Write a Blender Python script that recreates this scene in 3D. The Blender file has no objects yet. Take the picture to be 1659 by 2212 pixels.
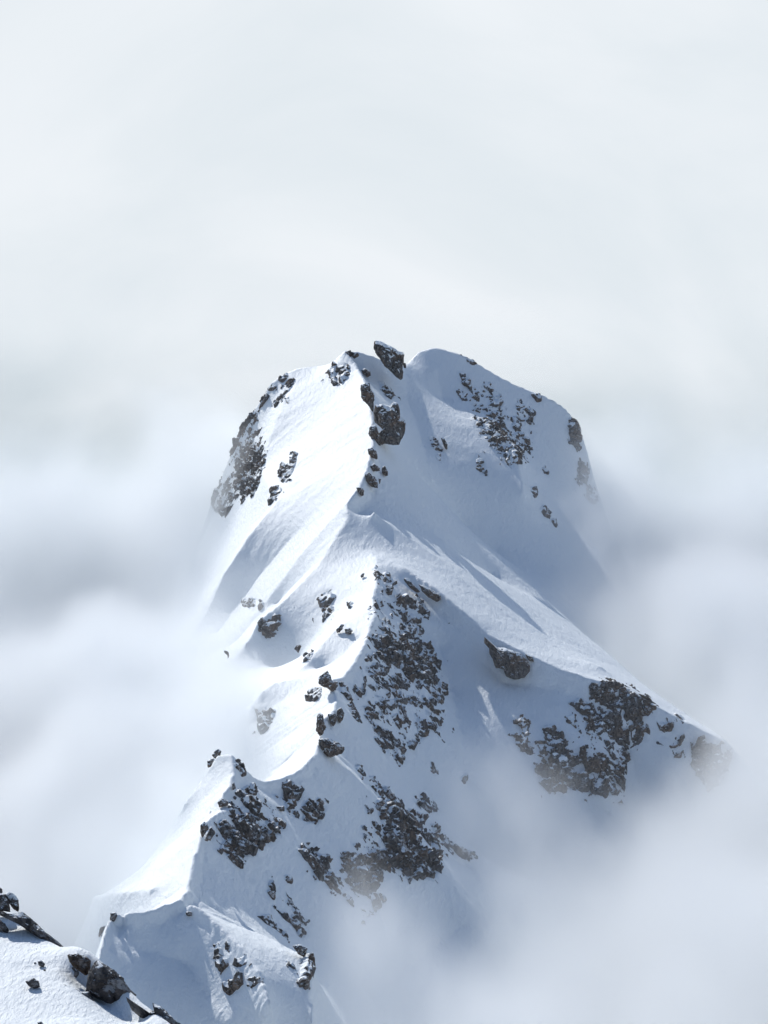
import bpy, math, time
import numpy as np
T0 = time.time()
C = bpy.context.scene
R = math.radians

# ------------------------------------------------------------------ camera
CAM_Z, PITCH, HFOV = 400.0, R(12.0), R(20.0)
CX, CY, FPX = 829.5, 1106.0, 829.5 / math.tan(HFOV / 2)      # survey sheet units
cd = bpy.data.cameras.new('camera')
cd.sensor_fit = 'HORIZONTAL'; cd.sensor_width = 36.0
cd.lens = 18.0 / math.tan(HFOV / 2)
cd.clip_start = 1.0; cd.clip_end = 60000.0
cam = bpy.data.objects.new('camera', cd); C.collection.objects.link(cam)
cam.location = (0, 0, CAM_Z); cam.rotation_euler = (R(90) - PITCH, 0, 0)
C.camera = cam

# ------------------------------------------------------------------ sky and sun
SUN_EL, SUN_AZ = 27.8, -25.0            # azimuth from the view direction (+Y), minus = to the left
sx = math.sin(R(SUN_AZ)) * math.cos(R(SUN_EL)); sy = math.cos(R(SUN_AZ)) * math.cos(R(SUN_EL)); sz = math.sin(R(SUN_EL))
SUN = np.array([sx, sy, sz])
w = bpy.data.worlds.new('World'); C.world = w; w.use_nodes = True
nt = w.node_tree; nt.nodes.clear()
def N(nt, kind, **kw):
    n = nt.nodes.new(kind)
    for k, v in kw.items():
        if k.startswith('i_'): n.inputs[k[2:]].default_value = v
        else: setattr(n, k, v)
    return n
def L(nt, a, b): nt.links.new(a, b)
out = N(nt, 'ShaderNodeOutputWorld')
sky = N(nt, 'ShaderNodeTexSky', sky_type='NISHITA', sun_disc=False, sun_elevation=R(SUN_EL), sun_rotation=R(SUN_AZ))
sky.altitude = 2800
b1 = N(nt, 'ShaderNodeBackground'); b1.inputs[1].default_value = 0.15
b2 = N(nt, 'ShaderNodeBackground'); b2.inputs[1].default_value = 1.0
L(nt, sky.outputs[0], b1.inputs[0])
tc = N(nt, 'ShaderNodeTexCoord'); sep = N(nt, 'ShaderNodeSeparateXYZ')
L(nt, tc.outputs['Generated'], sep.inputs[0])
mp = N(nt, 'ShaderNodeMapping'); mp.inputs['Scale'].default_value = (5.0, 5.0, 9.0)
L(nt, tc.outputs['Generated'], mp.inputs[0])
nz = N(nt, 'ShaderNodeTexNoise'); nz.inputs['Scale'].default_value = 1.0; nz.inputs['Detail'].default_value = 6.0
nz.inputs['Roughness'].default_value = 0.52; nz.inputs['Distortion'].default_value = 0.6
L(nt, mp.outputs[0], nz.inputs['Vector'])
rmp = N(nt, 'ShaderNodeValToRGB')
rmp.color_ramp.elements[0].position = 0.30; rmp.color_ramp.elements[0].color = (0.745, 0.81, 0.86, 1)
rmp.color_ramp.elements[1].position = 0.66; rmp.color_ramp.elements[1].color = (0.865, 0.905, 0.945, 1)
L(nt, nz.outputs[0], rmp.inputs[0])
lowr = N(nt, 'ShaderNodeMapRange', interpolation_type='SMOOTHSTEP')      # the cloud sea below is greyer than the lit cloud at eye level
lowr.inputs['From Min'].default_value = -0.235; lowr.inputs['From Max'].default_value = -0.120
la = N(nt, 'ShaderNodeMath', operation='MULTIPLY_ADD'); la.inputs[1].default_value = 0.10; L(nt, nz.outputs[0], la.inputs[0]); L(nt, sep.outputs[2], la.inputs[2])
lb = N(nt, 'ShaderNodeMath', operation='SUBTRACT'); lb.inputs[1].default_value = 0.05; L(nt, la.outputs[0], lb.inputs[0]); L(nt, lb.outputs[0], lowr.inputs[0])
lmix = N(nt, 'ShaderNodeMix', data_type='RGBA'); lmix.inputs[6].default_value = (0.43, 0.51, 0.565, 1)
L(nt, lowr.outputs[0], lmix.inputs[0]); L(nt, rmp.outputs[0], lmix.inputs[7]); L(nt, lmix.outputs[2], b2.inputs[0])
ad = N(nt, 'ShaderNodeMath', operation='MULTIPLY_ADD'); ad.inputs[1].default_value = 0.25
L(nt, nz.outputs[0], ad.inputs[0]); L(nt, sep.outputs[2], ad.inputs[2])
mr = N(nt, 'ShaderNodeMapRange', interpolation_type='SMOOTHSTEP')
mr.inputs['From Min'].default_value = 0.22; mr.inputs['From Max'].default_value = 0.50
mr.inputs['To Min'].default_value = 0.0; mr.inputs['To Max'].default_value = 1.0
L(nt, ad.outputs[0], mr.inputs[0])
mx = N(nt, 'ShaderNodeMixShader')
L(nt, mr.outputs[0], mx.inputs[0]); L(nt, b2.outputs[0], mx.inputs[1]); L(nt, b1.outputs[0], mx.inputs[2])
L(nt, mx.outputs[0], out.inputs[0])

ld = bpy.data.lights.new('sun', 'SUN'); ld.energy = 4.2; ld.angle = R(0.5); ld.color = (1.0, 0.97, 0.93)
lo = bpy.data.objects.new('sun', ld); C.collection.objects.link(lo)
from mathutils import Vector
lo.rotation_euler = Vector(SUN).to_track_quat('Z', 'Y').to_euler(); lo.location = (-400, 600, 900)

C.view_settings.view_transform = 'Standard'; C.view_settings.look = 'None'
C.view_settings.exposure = 0.0; C.view_settings.gamma = 1.0; C.view_settings.use_curve_mapping = False
cy = C.cycles
C.render.engine = 'CYCLES'
cy.max_bounces = 10; cy.diffuse_bounces = 4; cy.volume_bounces = 6; cy.glossy_bounces = 2
cy.volume_max_steps = 256
cy.use_adaptive_sampling = True; cy.adaptive_threshold = 0.025; cy.adaptive_min_samples = 14
try:
    cy.use_denoising = True; cy.denoiser = 'OPENIMAGEDENOISE'
except Exception: pass

# ------------------------------------------------------------------ noise
def _hash(ix, iy, iz, seed):
    h = (ix.astype(np.uint32) * np.uint32(374761393)) ^ (iy.astype(np.uint32) * np.uint32(668265263)) ^ (iz.astype(np.uint32) * np.uint32(2147483647 - 58)) ^ np.uint32((seed * 1274126177) & 0xffffffff)
    h = (h ^ (h >> np.uint32(13))) * np.uint32(1274126177)
    h = (h ^ (h >> np.uint32(16))) * np.uint32(2246822519)
    return h ^ (h >> np.uint32(15))
def perlin(x, y, z, seed=0):
    fx, fy, fz = np.floor(x), np.floor(y), np.floor(z)
    ix, iy, iz = fx.astype(np.int64), fy.astype(np.int64), fz.astype(np.int64)
    x = (x - fx).astype(np.float32); y = (y - fy).astype(np.float32); z = (z - fz).astype(np.float32)
    u = x*x*x*(x*(x*6-15)+10); v = y*y*y*(y*(y*6-15)+10); t = z*z*z*(z*(z*6-15)+10)
    def g(dx, dy, dz):
        h = _hash(ix+dx, iy+dy, iz+dz, seed)
        a = (h & np.uint32(1023)).astype(np.float32) / 511.5 - 1
        b = ((h >> np.uint32(10)) & np.uint32(1023)).astype(np.float32) / 511.5 - 1
        c = ((h >> np.uint32(20)) & np.uint32(1023)).astype(np.float32) / 511.5 - 1
        return a*(x-dx) + b*(y-dy) + c*(z-dz)
    r0 = g(0,0,0)*(1-u) + g(1,0,0)*u; r1 = g(0,1,0)*(1-u) + g(1,1,0)*u
    r2 = g(0,0,1)*(1-u) + g(1,0,1)*u; r3 = g(0,1,1)*(1-u) + g(1,1,1)*u
    return (r0*(1-v)+r1*v)*(1-t) + (r2*(1-v)+r3*v)*t
def fbm(x, y, z, octv=4, seed=0, gain=0.5, ridged=False):
    s = 0; a = 1.0; n = 0
    for o in range(octv):
        p = perlin(x, y, z, seed+o*17)
        s = s + a*((1-2.2*np.abs(p))*1.0 if ridged else p); n += a
        x = x*2.03+11.3; y = y*2.03+4.7; z = z*2.03+7.9; a *= gain
    return s/n
def facets(x, y, z, seed=0, tilt=1.3):
    """blocky rock: each cell is a tilted plane with its own step height, about -1..1"""
    fx, fy, fz = np.floor(x).astype(np.int64), np.floor(y).astype(np.int64), np.floor(z).astype(np.int64)
    best = np.full(x.shape, 1e9, np.float32); val = np.zeros(x.shape, np.float32)
    for dx in (-1,0,1):
        for dy in (-1,0,1):
            for dz in (-1,0,1):
                cx, cyy, cz = fx+dx, fy+dy, fz+dz
                h = _hash(cx, cyy, cz, seed)
                a = (h & np.uint32(1023)).astype(np.float32)/1023
                b = ((h >> np.uint32(10)) & np.uint32(1023)).astype(np.float32)/1023
                c = ((h >> np.uint32(20)) & np.uint32(1023)).astype(np.float32)/1023
                ox = (x-cx-a).astype(np.float32); oy = (y-cyy-b).astype(np.float32); oz = (z-cz-c).astype(np.float32)
                d = ox*ox+oy*oy+oz*oz
                h2 = _hash(cx, cyy, cz, seed+91)
                a2 = (h2 & np.uint32(1023)).astype(np.float32)/511.5-1
                b2_ = ((h2 >> np.uint32(10)) & np.uint32(1023)).astype(np.float32)/511.5-1
                c2 = ((h2 >> np.uint32(20)) & np.uint32(1023)).astype(np.float32)/511.5-1
                k = d < best
                best = np.where(k, d, best)
                val = np.where(k, tilt*(a2*ox+b2_*oy+c2*oz) + 0.55*(a2+b2_+c2)/1.7, val)
    return val
def sstep(a, b, x):
    t = np.clip((x-a)/(b-a), 0, 1); return t*t*(3-2*t)

# ------------------------------------------------------------------ survey: from a sighted direction and a distance to a place
cp, sp = math.cos(PITCH), math.sin(PITCH)
FWD = np.array([0, cp, -sp]); UPV = np.array([0, sp, cp]); RGT = np.array([1.0, 0, 0])
def ray(u, v):
    u = np.asarray(u, float); v = np.asarray(v, float)
    d = FWD + ((u-CX)/FPX)[..., None]*RGT + ((CY-v)/FPX)[..., None]*UPV
    return d / d[..., 1:2]                       # scaled so that y = 1
def place(u, v, Y):
    return np.array([0, 0, CAM_Z]) + ray(u, v)*np.asarray(Y, float)[..., None]
def sight(P):
    q = P - np.array([0, 0, CAM_Z]); dep = q @ FWD
    return CX + FPX*q[..., 0]/dep, CY - FPX*(q @ UPV)/dep, dep

# ------------------------------------------------------------------ the mountain: crest, rib and foot lines, snow stretched between them
X0, X1, Y0, Y1 = -250.0, 270.0, 540.0, 1720.0
LINES = [
 # main ridge, from the summit rocks down to the near end
 [(745,757,1490),(768,785,1475),(785,815,1435),(796,850,1395),(805,900,1350),(808,955,1308),(798,1000,1276),(782,1045,1246),(752,1085,1228),
  (752,1120,1212),(770,1165,1196),(795,1188,1184),(812,1205,1165),(816,1250,1120),(806,1290,1090),(812,1330,1054),(800,1352,1036),(788,1390,1005),
  (768,1430,976),(742,1461,950),(712,1466,936),(728,1512,908),(722,1535,893),(692,1556,876),(690,1600,846),(682,1628,828),(652,1660,810),
  (610,1683,797),(572,1690,790),(545,1678,785),(520,1655,781),(502,1628,778),(506,1665,768),(500,1692,757),(478,1722,746),(500,1745,741),(462,1765,727),(440,1782,719),
  (430,1822,703),(415,1868,688),(410,1920,671),(388,1944,660),(330,1962,653),(290,1972,648),(247,1972,650),(232,1990,643),(218,2030,630),(212,2075,618),(215,2140,604)],
 # skyline left of the summit
 [(745,757,1490),(716,788,1500),(690,790,1503),(640,795,1502),(600,815,1497),(580,832,1493),(560,870,1489),(516,930,1484),(500,980,1479),(472,1045,1474),(455,1090,1470),(440,1180,1462)],
 [(745,757,1490),(775,762,1496),(805,770,1500),(850,790,1510),(876,790,1530),(884,780,1550),(905,758,1562),(940,749,1566),(1000,765,1562),(1050,795,1557),(1110,828,1552),
  (1175,853,1550),(1218,878,1546),(1246,912,1540),(1264,960,1533),(1278,1020,1525),(1294,1085,1516),(1330,1200,1490)],
 [(876,790,1530),(880,860,1480),(915,960,1420),(930,1030,1370)],
 [(940,749,1566),(955,860,1520),(1010,905,1490),(1040,900,1490),(1110,960,1450),(1130,1060,1400)],
 # long right-hand shoulder: lip and far edge
 [(795,1188,1184),(870,1222,1152),(940,1272,1130),(1000,1320,1112),(1050,1368,1099),(1110,1398,1090),(1150,1420,1084),(1215,1447,1077),(1270,1466,1072),
  (1340,1480,1070),(1400,1515,1062),(1460,1548,1056),(1520,1580,1049),(1572,1600,1043),(1640,1680,1022)],
 [(1185,1305,1265),(1290,1392,1215),(1390,1480,1148),(1480,1540,1090),(1572,1600,1045)],
 [(955,1165,1246),(1060,1245,1292),(1185,1305,1265)],
 [(805,1105,1216),(850,1140,1212),(900,1172,1205),(950,1207,1193),(1000,1255,1172)],
 [(1000,1255,1172),(1100,1330,1150),(1200,1400,1128),(1300,1440,1105)],
 [(915,1040,1360),(1000,1130,1370),(1070,1190,1360),(1180,1270,1322)],
 # foot of the shaded face, and its spurs (negative: fall per metre away from the crests)
 [(950,1400,-.95),(975,1490,-.92),(1000,1600,-.88),(1030,1700,-.92),(1080,1790,-1.0)],
 [(1560,1700,-1.3),(1500,1780,-1.3),(1420,1850,-1.3)],
 [(1202,1522,-.56),(1232,1565,-.55),(1275,1625,-.58),(1310,1690,-.65),(1315,1760,-.75)],
 [(880,1262,-1.25),(940,1318,-1.3),(1000,1375,-1.35),(1040,1430,-1.35),(1095,1480,-1.35),(1150,1482,-1.35),(1215,1495,-1.3),(1290,1530,-1.3),(1400,1570,-1.3),(1480,1620,-1.3)],
 [(675,1225,-.95),(600,1300,-1.05),(530,1390,-1.1)],[(670,1125,-.82),(610,1185,-.9),(520,1290,-.95),(470,1370,-1.0)],[(640,1270,-.95),(585,1325,-1.05)],[(780,1280,-.8),(705,1380,-.9),(640,1430,-1.0),(600,1450,-1.05)],[(770,1380,-.75),(720,1440,-.8),(690,1455,-.85)],
 
 [(1350,1600,-1.25),(1380,1700,-1.25),(1390,1780,-1.25)],
 [(1405,1525,-.9),(1450,1620,-.9),(1500,1720,-.9)],
 [(850,1400,-.85),(900,1480,-.88),(935,1580,-.9),(930,1640,-.95)],
 [(750,1660,-.82),(820,1730,-.85),(880,1790,-.88),(960,1850,-1.0),(1010,1880,-1.05)],
 [(860,1700,-1.05),(920,1760,-1.05),(1040,1850,-1.1),(1150,1920,-1.15)],
 [(690,1720,-1.0),(740,1790,-1.05),(760,1820,-1.0)],
 [(760,1840,-.86),(800,1920,-.88),(830,2000,-.9)],
 [(560,1770,-.85),(640,1830,-.88),(700,1900,-.9),(745,1990,-.92),(780,2080,-.95)],
 [(500,1870,-.95),(590,1960,-.9),(655,2020,-.88),(690,2060,-.92)],
 [(1000,2000,-1.0),(900,2080,-1.0),(800,2160,-1.0)],
 [(1290,1180,-1.0),(1300,1290,-1.0),(1380,1400,-1.05)],
 [(330,1600,-.8),(250,1720,-.76),(150,1840,-.74)],[(430,1380,-1.0),(400,1500,-.95)],
 # near shoulder: lip and far edge
 [(388,1944,660),(430,1962,655),(480,2005,645),(525,2050,634),(560,2100,622),(585,2160,610)],
 [(412,1925,671),(450,1960,674),(520,2000,673),(580,2025,668),(640,2058,658),(664,2068,652),(672,2120,636),(672,2200,618)],
 [(270,2060,-.95),(320,2060,-1.0),(400,2080,-1.05),(450,2150,-1.1),(500,2210,-1.1)],
 # left ribs
 [(782,1045,1246),(700,1010,1310),(640,1050,1312),(600,1085,1296),(540,1152,1272),(485,1238,1252),(442,1340,1238)],
 [(752,1120,1212),(690,1220,1178),(620,1288,1152),(556,1345,1134),(540,1400,1128)],
 [(752,1085,1228),(650,1200,1208),(560,1320,1188),(500,1400,1172)],
 [(812,1330,1052),(770,1330,1064),(720,1362,1046),(680,1415,1026),(648,1452,1010)],
 [(742,1461,950),(680,1468,972),(640,1466,982),(590,1474,976),(562,1495,966),(555,1560,952)],
 [(690,1556,876),(620,1640,868),(560,1690,860)],
 [(502,1628,778),(470,1632,782),(440,1680,776),(395,1742,766)],
 [(330,1918,-.55),(262,1925,-.62),(200,1938,-.75)],
 # summit snow face
 [(640,795,1502),(600,900,1440),(560,1010,1392),(600,1085,1296)],
]
def roof_fix():
    """points given by fall instead of distance: where the sighted direction meets an even roof hung from the crests"""
    pts = []
    for l in LINES:
        a = np.array(l, float)
        if (a[:,2] < 0).any() or (a[:,2] < 600).all(): continue
        P = place(a[:,0], a[:,1], a[:,2])
        for p, q in zip(P[:-1], P[1:]):
            n = int(np.linalg.norm(q-p)/5)+2; t = np.linspace(0, 1, n)[:, None]; pts.append(p*(1-t)+q*t)
    pts = np.concatenate(pts)
    for l in LINES:
        for i, (u, v, Y) in enumerate(l):
            if Y >= 0: continue
            if l[0][1] > 1380 and (l[0][0] > 740 or (l[0][1] > 1700 and l[0][0] > 490)): Y *= 1.2      # the shaded side is the steeper one
            d = ray(u, v); Ys = np.arange(Y0+5, Y1-5, 1.0)
            p = np.array([0,0,CAM_Z])+d*Ys[:,None]
            r = (pts[None,:,2]+Y*np.hypot(p[:,None,0]-pts[None,:,0], p[:,None,1]-pts[None,:,1])).max(1)
            k = np.nonzero(p[:,2] <= r)[0]
            l[i] = (u, v, float(Ys[k[0]]) if len(k) else Y1-20)
roof_fix()
LEE = {(745,757): (1, 2.8, 4.2), (795,1188): (-1, 3.2, 4.6), (388,1944): (-1, 2.4, 2.8)}
def solve():
    prev = None
    for h in (16.0, 8.0, 4.0, 2.0, 1.0):
        nx, ny = int((X1-X0)/h)+1, int((Y1-Y0)/h)+1
        xs = X0 + np.arange(nx)*h; ys = Y0 + np.arange(ny)*h
        fixed = np.zeros((ny, nx)); cnt = np.zeros((ny, nx))
        for l in LINES:
            a = np.array(l, float); P = place(a[:,0], a[:,1], a[:,2])
            lee = LEE.get((l[0][0], l[0][1])) if len(l) > 5 and l[1][0] not in (716, 775) else None
            for p, q in zip(P[:-1], P[1:]):
                n = int(np.linalg.norm(q-p)/(h*0.4))+2
                t = np.linspace(0, 1, n)[:, None]; s = p*(1-t)+q*t
                if lee:
                    s[:,2] += (1.0*perlin(s[:,0]/11, s[:,1]/11, s[:,2]*0, 77) + 0.5*perlin(s[:,0]/4, s[:,1]/4, s[:,2]*0, 78))*(1.3 if p[1] > 1250 else .8)
                    d = (q-p)[:2]; d = d/(np.linalg.norm(d)+1e-9); o2 = np.array([-d[1], d[0]])*lee[0]
                    k2 = 2.1 if (lee[0] == 1 and p[1] > 1236) else 1.0
                    e = s.copy(); e[:,:2] += o2*lee[1]*(1+.8*(k2-1)); e[:,2] -= k2*lee[2]*(1+0.4*perlin(s[:,0]/9, s[:,1]/9, s[:,2]*0, 79))
                    if h <= 2 and not (lee[0] == 1 and 1105 < p[1] < 1236) and not (lee[0] == -1 and p[1] > 1140): s = np.concatenate([s, e])
                i = np.rint((s[:,0]-X0)/h).astype(int); j = np.rint((s[:,1]-Y0)/h).astype(int)
                k = (i>0)&(i<nx-1)&(j>0)&(j<ny-1)
                np.add.at(fixed, (j[k], i[k]), s[k,2]); np.add.at(cnt, (j[k], i[k]), 1)
        m = cnt > 0
        val = np.where(m, fixed/np.maximum(cnt, 1), 0)
        m[0,:]=m[-1,:]=True; m[:,0]=m[:,-1]=True
        val[0,:] = val[-1,:] = -120; val[:,0] = val[:,-1] = -120
        Z = np.full((ny, nx), 0.0) if prev is None else bil(prev[0], prev[1], *np.meshgrid(xs, ys))
        Z[m] = val[m]
        par = (np.add.outer(np.arange(ny), np.arange(nx)) % 2).astype(bool)
        om = 1.85
        for it in range(260 if prev is None else (120 if h > 1 else 36)):
            for c in (par, ~par):
                av = 0.25*(np.roll(Z,1,0)+np.roll(Z,-1,0)+np.roll(Z,1,1)+np.roll(Z,-1,1))
                k = c & ~m
                Z[k] += om*(av-Z)[k]
        prev = (Z, h)
    return prev
def bil(Z, h, x, y):
    fx = np.clip((x-X0)/h, 0, Z.shape[1]-1.001); fy = np.clip((y-Y0)/h, 0, Z.shape[0]-1.001)
    i = fx.astype(int); j = fy.astype(int); a = fx-i; b = fy-j
    return (Z[j,i]*(1-a)+Z[j,i+1]*a)*(1-b) + (Z[j+1,i]*(1-a)+Z[j+1,i+1]*a)*b
Zb, hb = solve()
# finer height map, softened a touch, with wind-shaped relief
HF = 0.8
gx, gy = np.meshgrid(X0+np.arange(int((X1-X0)/HF)+1)*HF, Y0+np.arange(int((Y1-Y0)/HF)+1)*HF)
def blur(Z, n):
    for _ in range(n):
        Z = np.pad(Z, 1, 'edge'); Z = 0.25*Z[1:-1,:-2]+0.5*Z[1:-1,1:-1]+0.25*Z[1:-1,2:]
        Z = np.pad(Z, 1, 'edge'); Z = 0.25*Z[:-2,1:-1]+0.5*Z[1:-1,1:-1]+0.25*Z[2:,1:-1]
    return Z
Zf = bil(Zb, hb, gx, gy)
# runnels and flutes that follow the fall of the slope
def streaks(Z, n, step, sc, seed):
    G1, G0 = np.gradient(blur(Z, 10), HF); sl = np.hypot(G0, G1)+1e-6; dx, dy = G0/sl, G1/sl
    base = perlin(gx/sc, gy/sc, gx*0, seed) + 0.6*perlin(gx/sc*2.1, gy/sc*2.1, gx*0, seed+3)
    acc = base.copy(); px, py = gx.copy(), gy.copy()
    for k in range(n):
        ddx, ddy = bil(dx, HF, px, py), bil(dy, HF, px, py)
        px += ddx*step; py += ddy*step; acc += bil(base, HF, px, py)
    return acc/math.sqrt(n+1), sl
st1, slope = streaks(Zf, 9, 4.5, 7.0, 61)
st2, slope = streaks(Zf, 7, 1.6, 2.3, 71)
steep = sstep(0.35, 0.8, slope)
Zf += steep*(0.30+0.75*sstep(-.25,.45,perlin(gx/30,gy/30,gx*0,19)))*(0.72*st1 + 0.2*st2)
Zf += 0.20*sstep(-.1,.4,perlin(gx/40,gy/40,gx*0,13))*fbm(gx/5, gy/5, gx*0, 3, 29)
Zf += 2.2*fbm(gx/55, gy/55, gx*0, 3, 3) + 0.55*fbm(gx/14, gy/14, gx*0, 3, 9)
print('terrain', round(time.time()-T0,1))
CARVE = np.zeros_like(Zf); CW = np.zeros_like(Zf)
def H(x, y): return bil(Zf, HF, x, y)
def Hn(x, y, e=2.0):
    dx = (H(x+e,y)-H(x-e,y))/(2*e); dy = (H(x,y+e)-H(x,y-e))/(2*e)
    n = np.stack([-dx, -dy, np.ones_like(dx)], -1); return n/np.linalg.norm(n, axis=-1, keepdims=True)
def cast(u, v):
    """where a sighted direction meets the snow"""
    d = ray(u, v); n = d.shape[0]
    Yh = np.full(n, np.nan); prevg = np.full(n, 1.0); done = np.zeros(n, bool)
    for Y in np.arange(Y0+2, Y1-2, 1.5):
        p = np.array([0,0,CAM_Z]) + d*Y
        g = p[:,2]-H(p[:,0], p[:,1])
        k = (g <= 0) & ~done
        Yh[k] = Y - 1.5*np.clip(-g[k]/(prevg[k]-g[k]+1e-9), 0, 1); done |= k; prevg = g
    return Yh

# ------------------------------------------------------------------ mesh making
def mesh_obj(name, V, F, mats, parent=None, smooth=True, midx=None):
    me = bpy.data.meshes.new(name)
    V = np.asarray(V, np.float32); F = np.asarray(F, np.int32)
    me.vertices.add(len(V)); me.vertices.foreach_set('co', V.ravel())
    k = F.shape[1]
    me.loops.add(F.size); me.loops.foreach_set('vertex_index', F.ravel())
    me.polygons.add(len(F)); me.polygons.foreach_set('loop_start', np.arange(len(F), dtype=np.int32)*k)
    me.polygons.foreach_set('loop_total', np.full(len(F), k, np.int32))
    for m in (mats if isinstance(mats, (list, tuple)) else [mats]): me.materials.append(m)
    if midx is not None: me.polygons.foreach_set('material_index', np.asarray(midx, np.int32))
    me.polygons.foreach_set('use_smooth', np.full(len(F), smooth, bool))
    me.update(); me.validate()
    o = bpy.data.objects.new(name, me); C.collection.objects.link(o)
    if parent is not None: o.parent = parent
    return o
def grid_faces(ny, nx):
    i = np.arange(ny*nx).reshape(ny, nx)
    return np.stack([i[:-1,:-1], i[:-1,1:], i[1:,1:], i[1:,:-1]], -1).reshape(-1, 4)

# ------------------------------------------------------------------ materials
def new_mat(name):
    m = bpy.data.materials.new(name); m.use_nodes = True; t = m.node_tree
    return m, t, t.nodes['Principled BSDF']
def snow_mat(name, s1, s2, d1, d2, stretch=(1,1,1), rot=(0,0,0)):
    m, t, b = new_mat(name)
    b.inputs['Roughness'].default_value = 0.65; b.inputs['Specular IOR Level'].default_value = 0.25
    tc = N(t, 'ShaderNodeTexCoord'); mp = N(t, 'ShaderNodeMapping')
    mp.inputs['Scale'].default_value = stretch; mp.inputs['Rotation'].default_value = rot
    L(t, tc.outputs['Object'], mp.inputs[0])
    n1 = N(t, 'ShaderNodeTexNoise'); n1.inputs['Scale'].default_value = s1; n1.inputs['Detail'].default_value = 5; n1.inputs['Roughness'].default_value = 0.6
    L(t, mp.outputs[0], n1.inputs['Vector'])
    n2 = N(t, 'ShaderNodeTexNoise'); n2.inputs['Scale'].default_value = s2; n2.inputs['Detail'].default_value = 4
    L(t, tc.outputs['Object'], n2.inputs['Vector'])
    c = N(t, 'ShaderNodeValToRGB'); c.color_ramp.elements[0].color = (0.785, 0.835, 0.855, 1); c.color_ramp.elements[1].color = (0.855, 0.89, 0.895, 1)
    L(t, n2.outputs[0], c.inputs[0]); L(t, c.outputs[0], b.inputs['Base Color'])
    u1 = N(t, 'ShaderNodeBump'); u1.inputs['Distance'].default_value = d1; L(t, n1.outputs[0], u1.inputs['Height'])
    u2 = N(t, 'ShaderNodeBump'); u2.inputs['Distance'].default_value = d2; L(t, n2.outputs[0], u2.inputs['Height'])
    L(t, u1.outputs[0], u2.inputs['Normal']); L(t, u2.outputs[0], b.inputs['Normal'])
    return m
def rock_mat(name, dark, mid, brown, sc, dist, dust=0.5):
    m, t, b = new_mat(name)
    b.inputs['Roughness'].default_value = 0.85; b.inputs['Specular IOR Level'].default_value = 0.2
    tc = N(t, 'ShaderNodeTexCoord')
    n1 = N(t, 'ShaderNodeTexNoise'); n1.inputs['Scale'].default_value = sc; n1.inputs['Detail'].default_value = 6; n1.inputs['Roughness'].default_value = 0.65
    n2 = N(t, 'ShaderNodeTexNoise'); n2.inputs['Scale'].default_value = sc*0.16; n2.inputs['Detail'].default_value = 2
    for n in (n1, n2): L(t, tc.outputs['Object'], n.inputs['Vector'])
    c1 = N(t, 'ShaderNodeValToRGB'); c1.color_ramp.elements[0].position = 0.3; c1.color_ramp.elements[1].position = 0.72
    c1.color_ramp.elements[0].color = (*dark, 1); c1.color_ramp.elements[1].color = (*mid, 1)
    c2 = N(t, 'ShaderNodeValToRGB'); c2.color_ramp.elements[0].position = 0.44; c2.color_ramp.elements[1].position = 0.60
    c2.color_ramp.elements[0].color = (0,0,0,1); c2.color_ramp.elements[1].color = (.8,.8,.8,1)
    L(t, n1.outputs[0], c1.inputs[0]); L(t, n2.outputs[0], c2.inputs[0])
    mix = N(t, 'ShaderNodeMix', data_type='RGBA', blend_type='MULTIPLY')
    L(t, c2.outputs[0], mix.inputs[0]); L(t, c1.outputs[0], mix.inputs[6]); mix.inputs[7].default_value = (*brown, 1)
    vo = N(t, 'ShaderNodeTexVoronoi', feature='DISTANCE_TO_EDGE'); vo.inputs['Scale'].default_value = sc*0.42
    vm = N(t, 'ShaderNodeVectorMath', operation='MULTIPLY_ADD'); vm.inputs[1].default_value = (1.0, 1.0, 0.6)
    vs = N(t, 'ShaderNodeVectorMath', operation='SCALE'); vs.inputs['Scale'].default_value = 1.4/sc; L(t, n1.outputs['Color'], vs.inputs[0])
    L(t, tc.outputs['Object'], vm.inputs[0]); L(t, vs.outputs[0], vm.inputs[2]); L(t, vm.outputs[0], vo.inputs['Vector'])
    c3 = N(t, 'ShaderNodeValToRGB'); c3.color_ramp.elements[0].color = (.16,.16,.17,1); c3.color_ramp.elements[1].color = (1,1,1,1)
    c3.color_ramp.elements[1].position = 0.16; L(t, vo.outputs['Distance'], c3.inputs[0])
    mx2 = N(t, 'ShaderNodeMix', data_type='RGBA', blend_type='MULTIPLY'); mx2.inputs[0].default_value = 0.7
    L(t, mix.outputs[2], mx2.inputs[6]); L(t, c3.outputs[0], mx2.inputs[7]); # snow dust caught on the gentler bits
    ge = N(t, 'ShaderNodeNewGeometry'); gs = N(t, 'ShaderNodeSeparateXYZ'); L(t, ge.outputs['Normal'], gs.inputs[0])
    n4 = N(t, 'ShaderNodeTexNoise'); n4.inputs['Scale'].default_value = sc*0.42; n4.inputs['Detail'].default_value = 4; n4.inputs['Roughness'].default_value = 0.6
    L(t, tc.outputs['Object'], n4.inputs['Vector'])
    dm = N(t, 'ShaderNodeMath', operation='MULTIPLY_ADD'); dm.inputs[1].default_value = 0.30; L(t, gs.outputs[2], dm.inputs[0]); L(t, n4.outputs[0], dm.inputs[2])
    dr_ = N(t, 'ShaderNodeMapRange'); dr_.inputs['From Min'].default_value = 0.70; dr_.inputs['From Max'].default_value = 0.78; dr_.inputs['To Max'].default_value = dust
    L(t, dm.outputs[0], dr_.inputs[0])
    mx3 = N(t, 'ShaderNodeMix', data_type='RGBA'); mx3.inputs[7].default_value = (0.80, 0.84, 0.87, 1)
    L(t, dr_.outputs[0], mx3.inputs[0]); L(t, mx2.outputs[2], mx3.inputs[6]); L(t, mx3.outputs[2], b.inputs['Base Color'])
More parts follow.
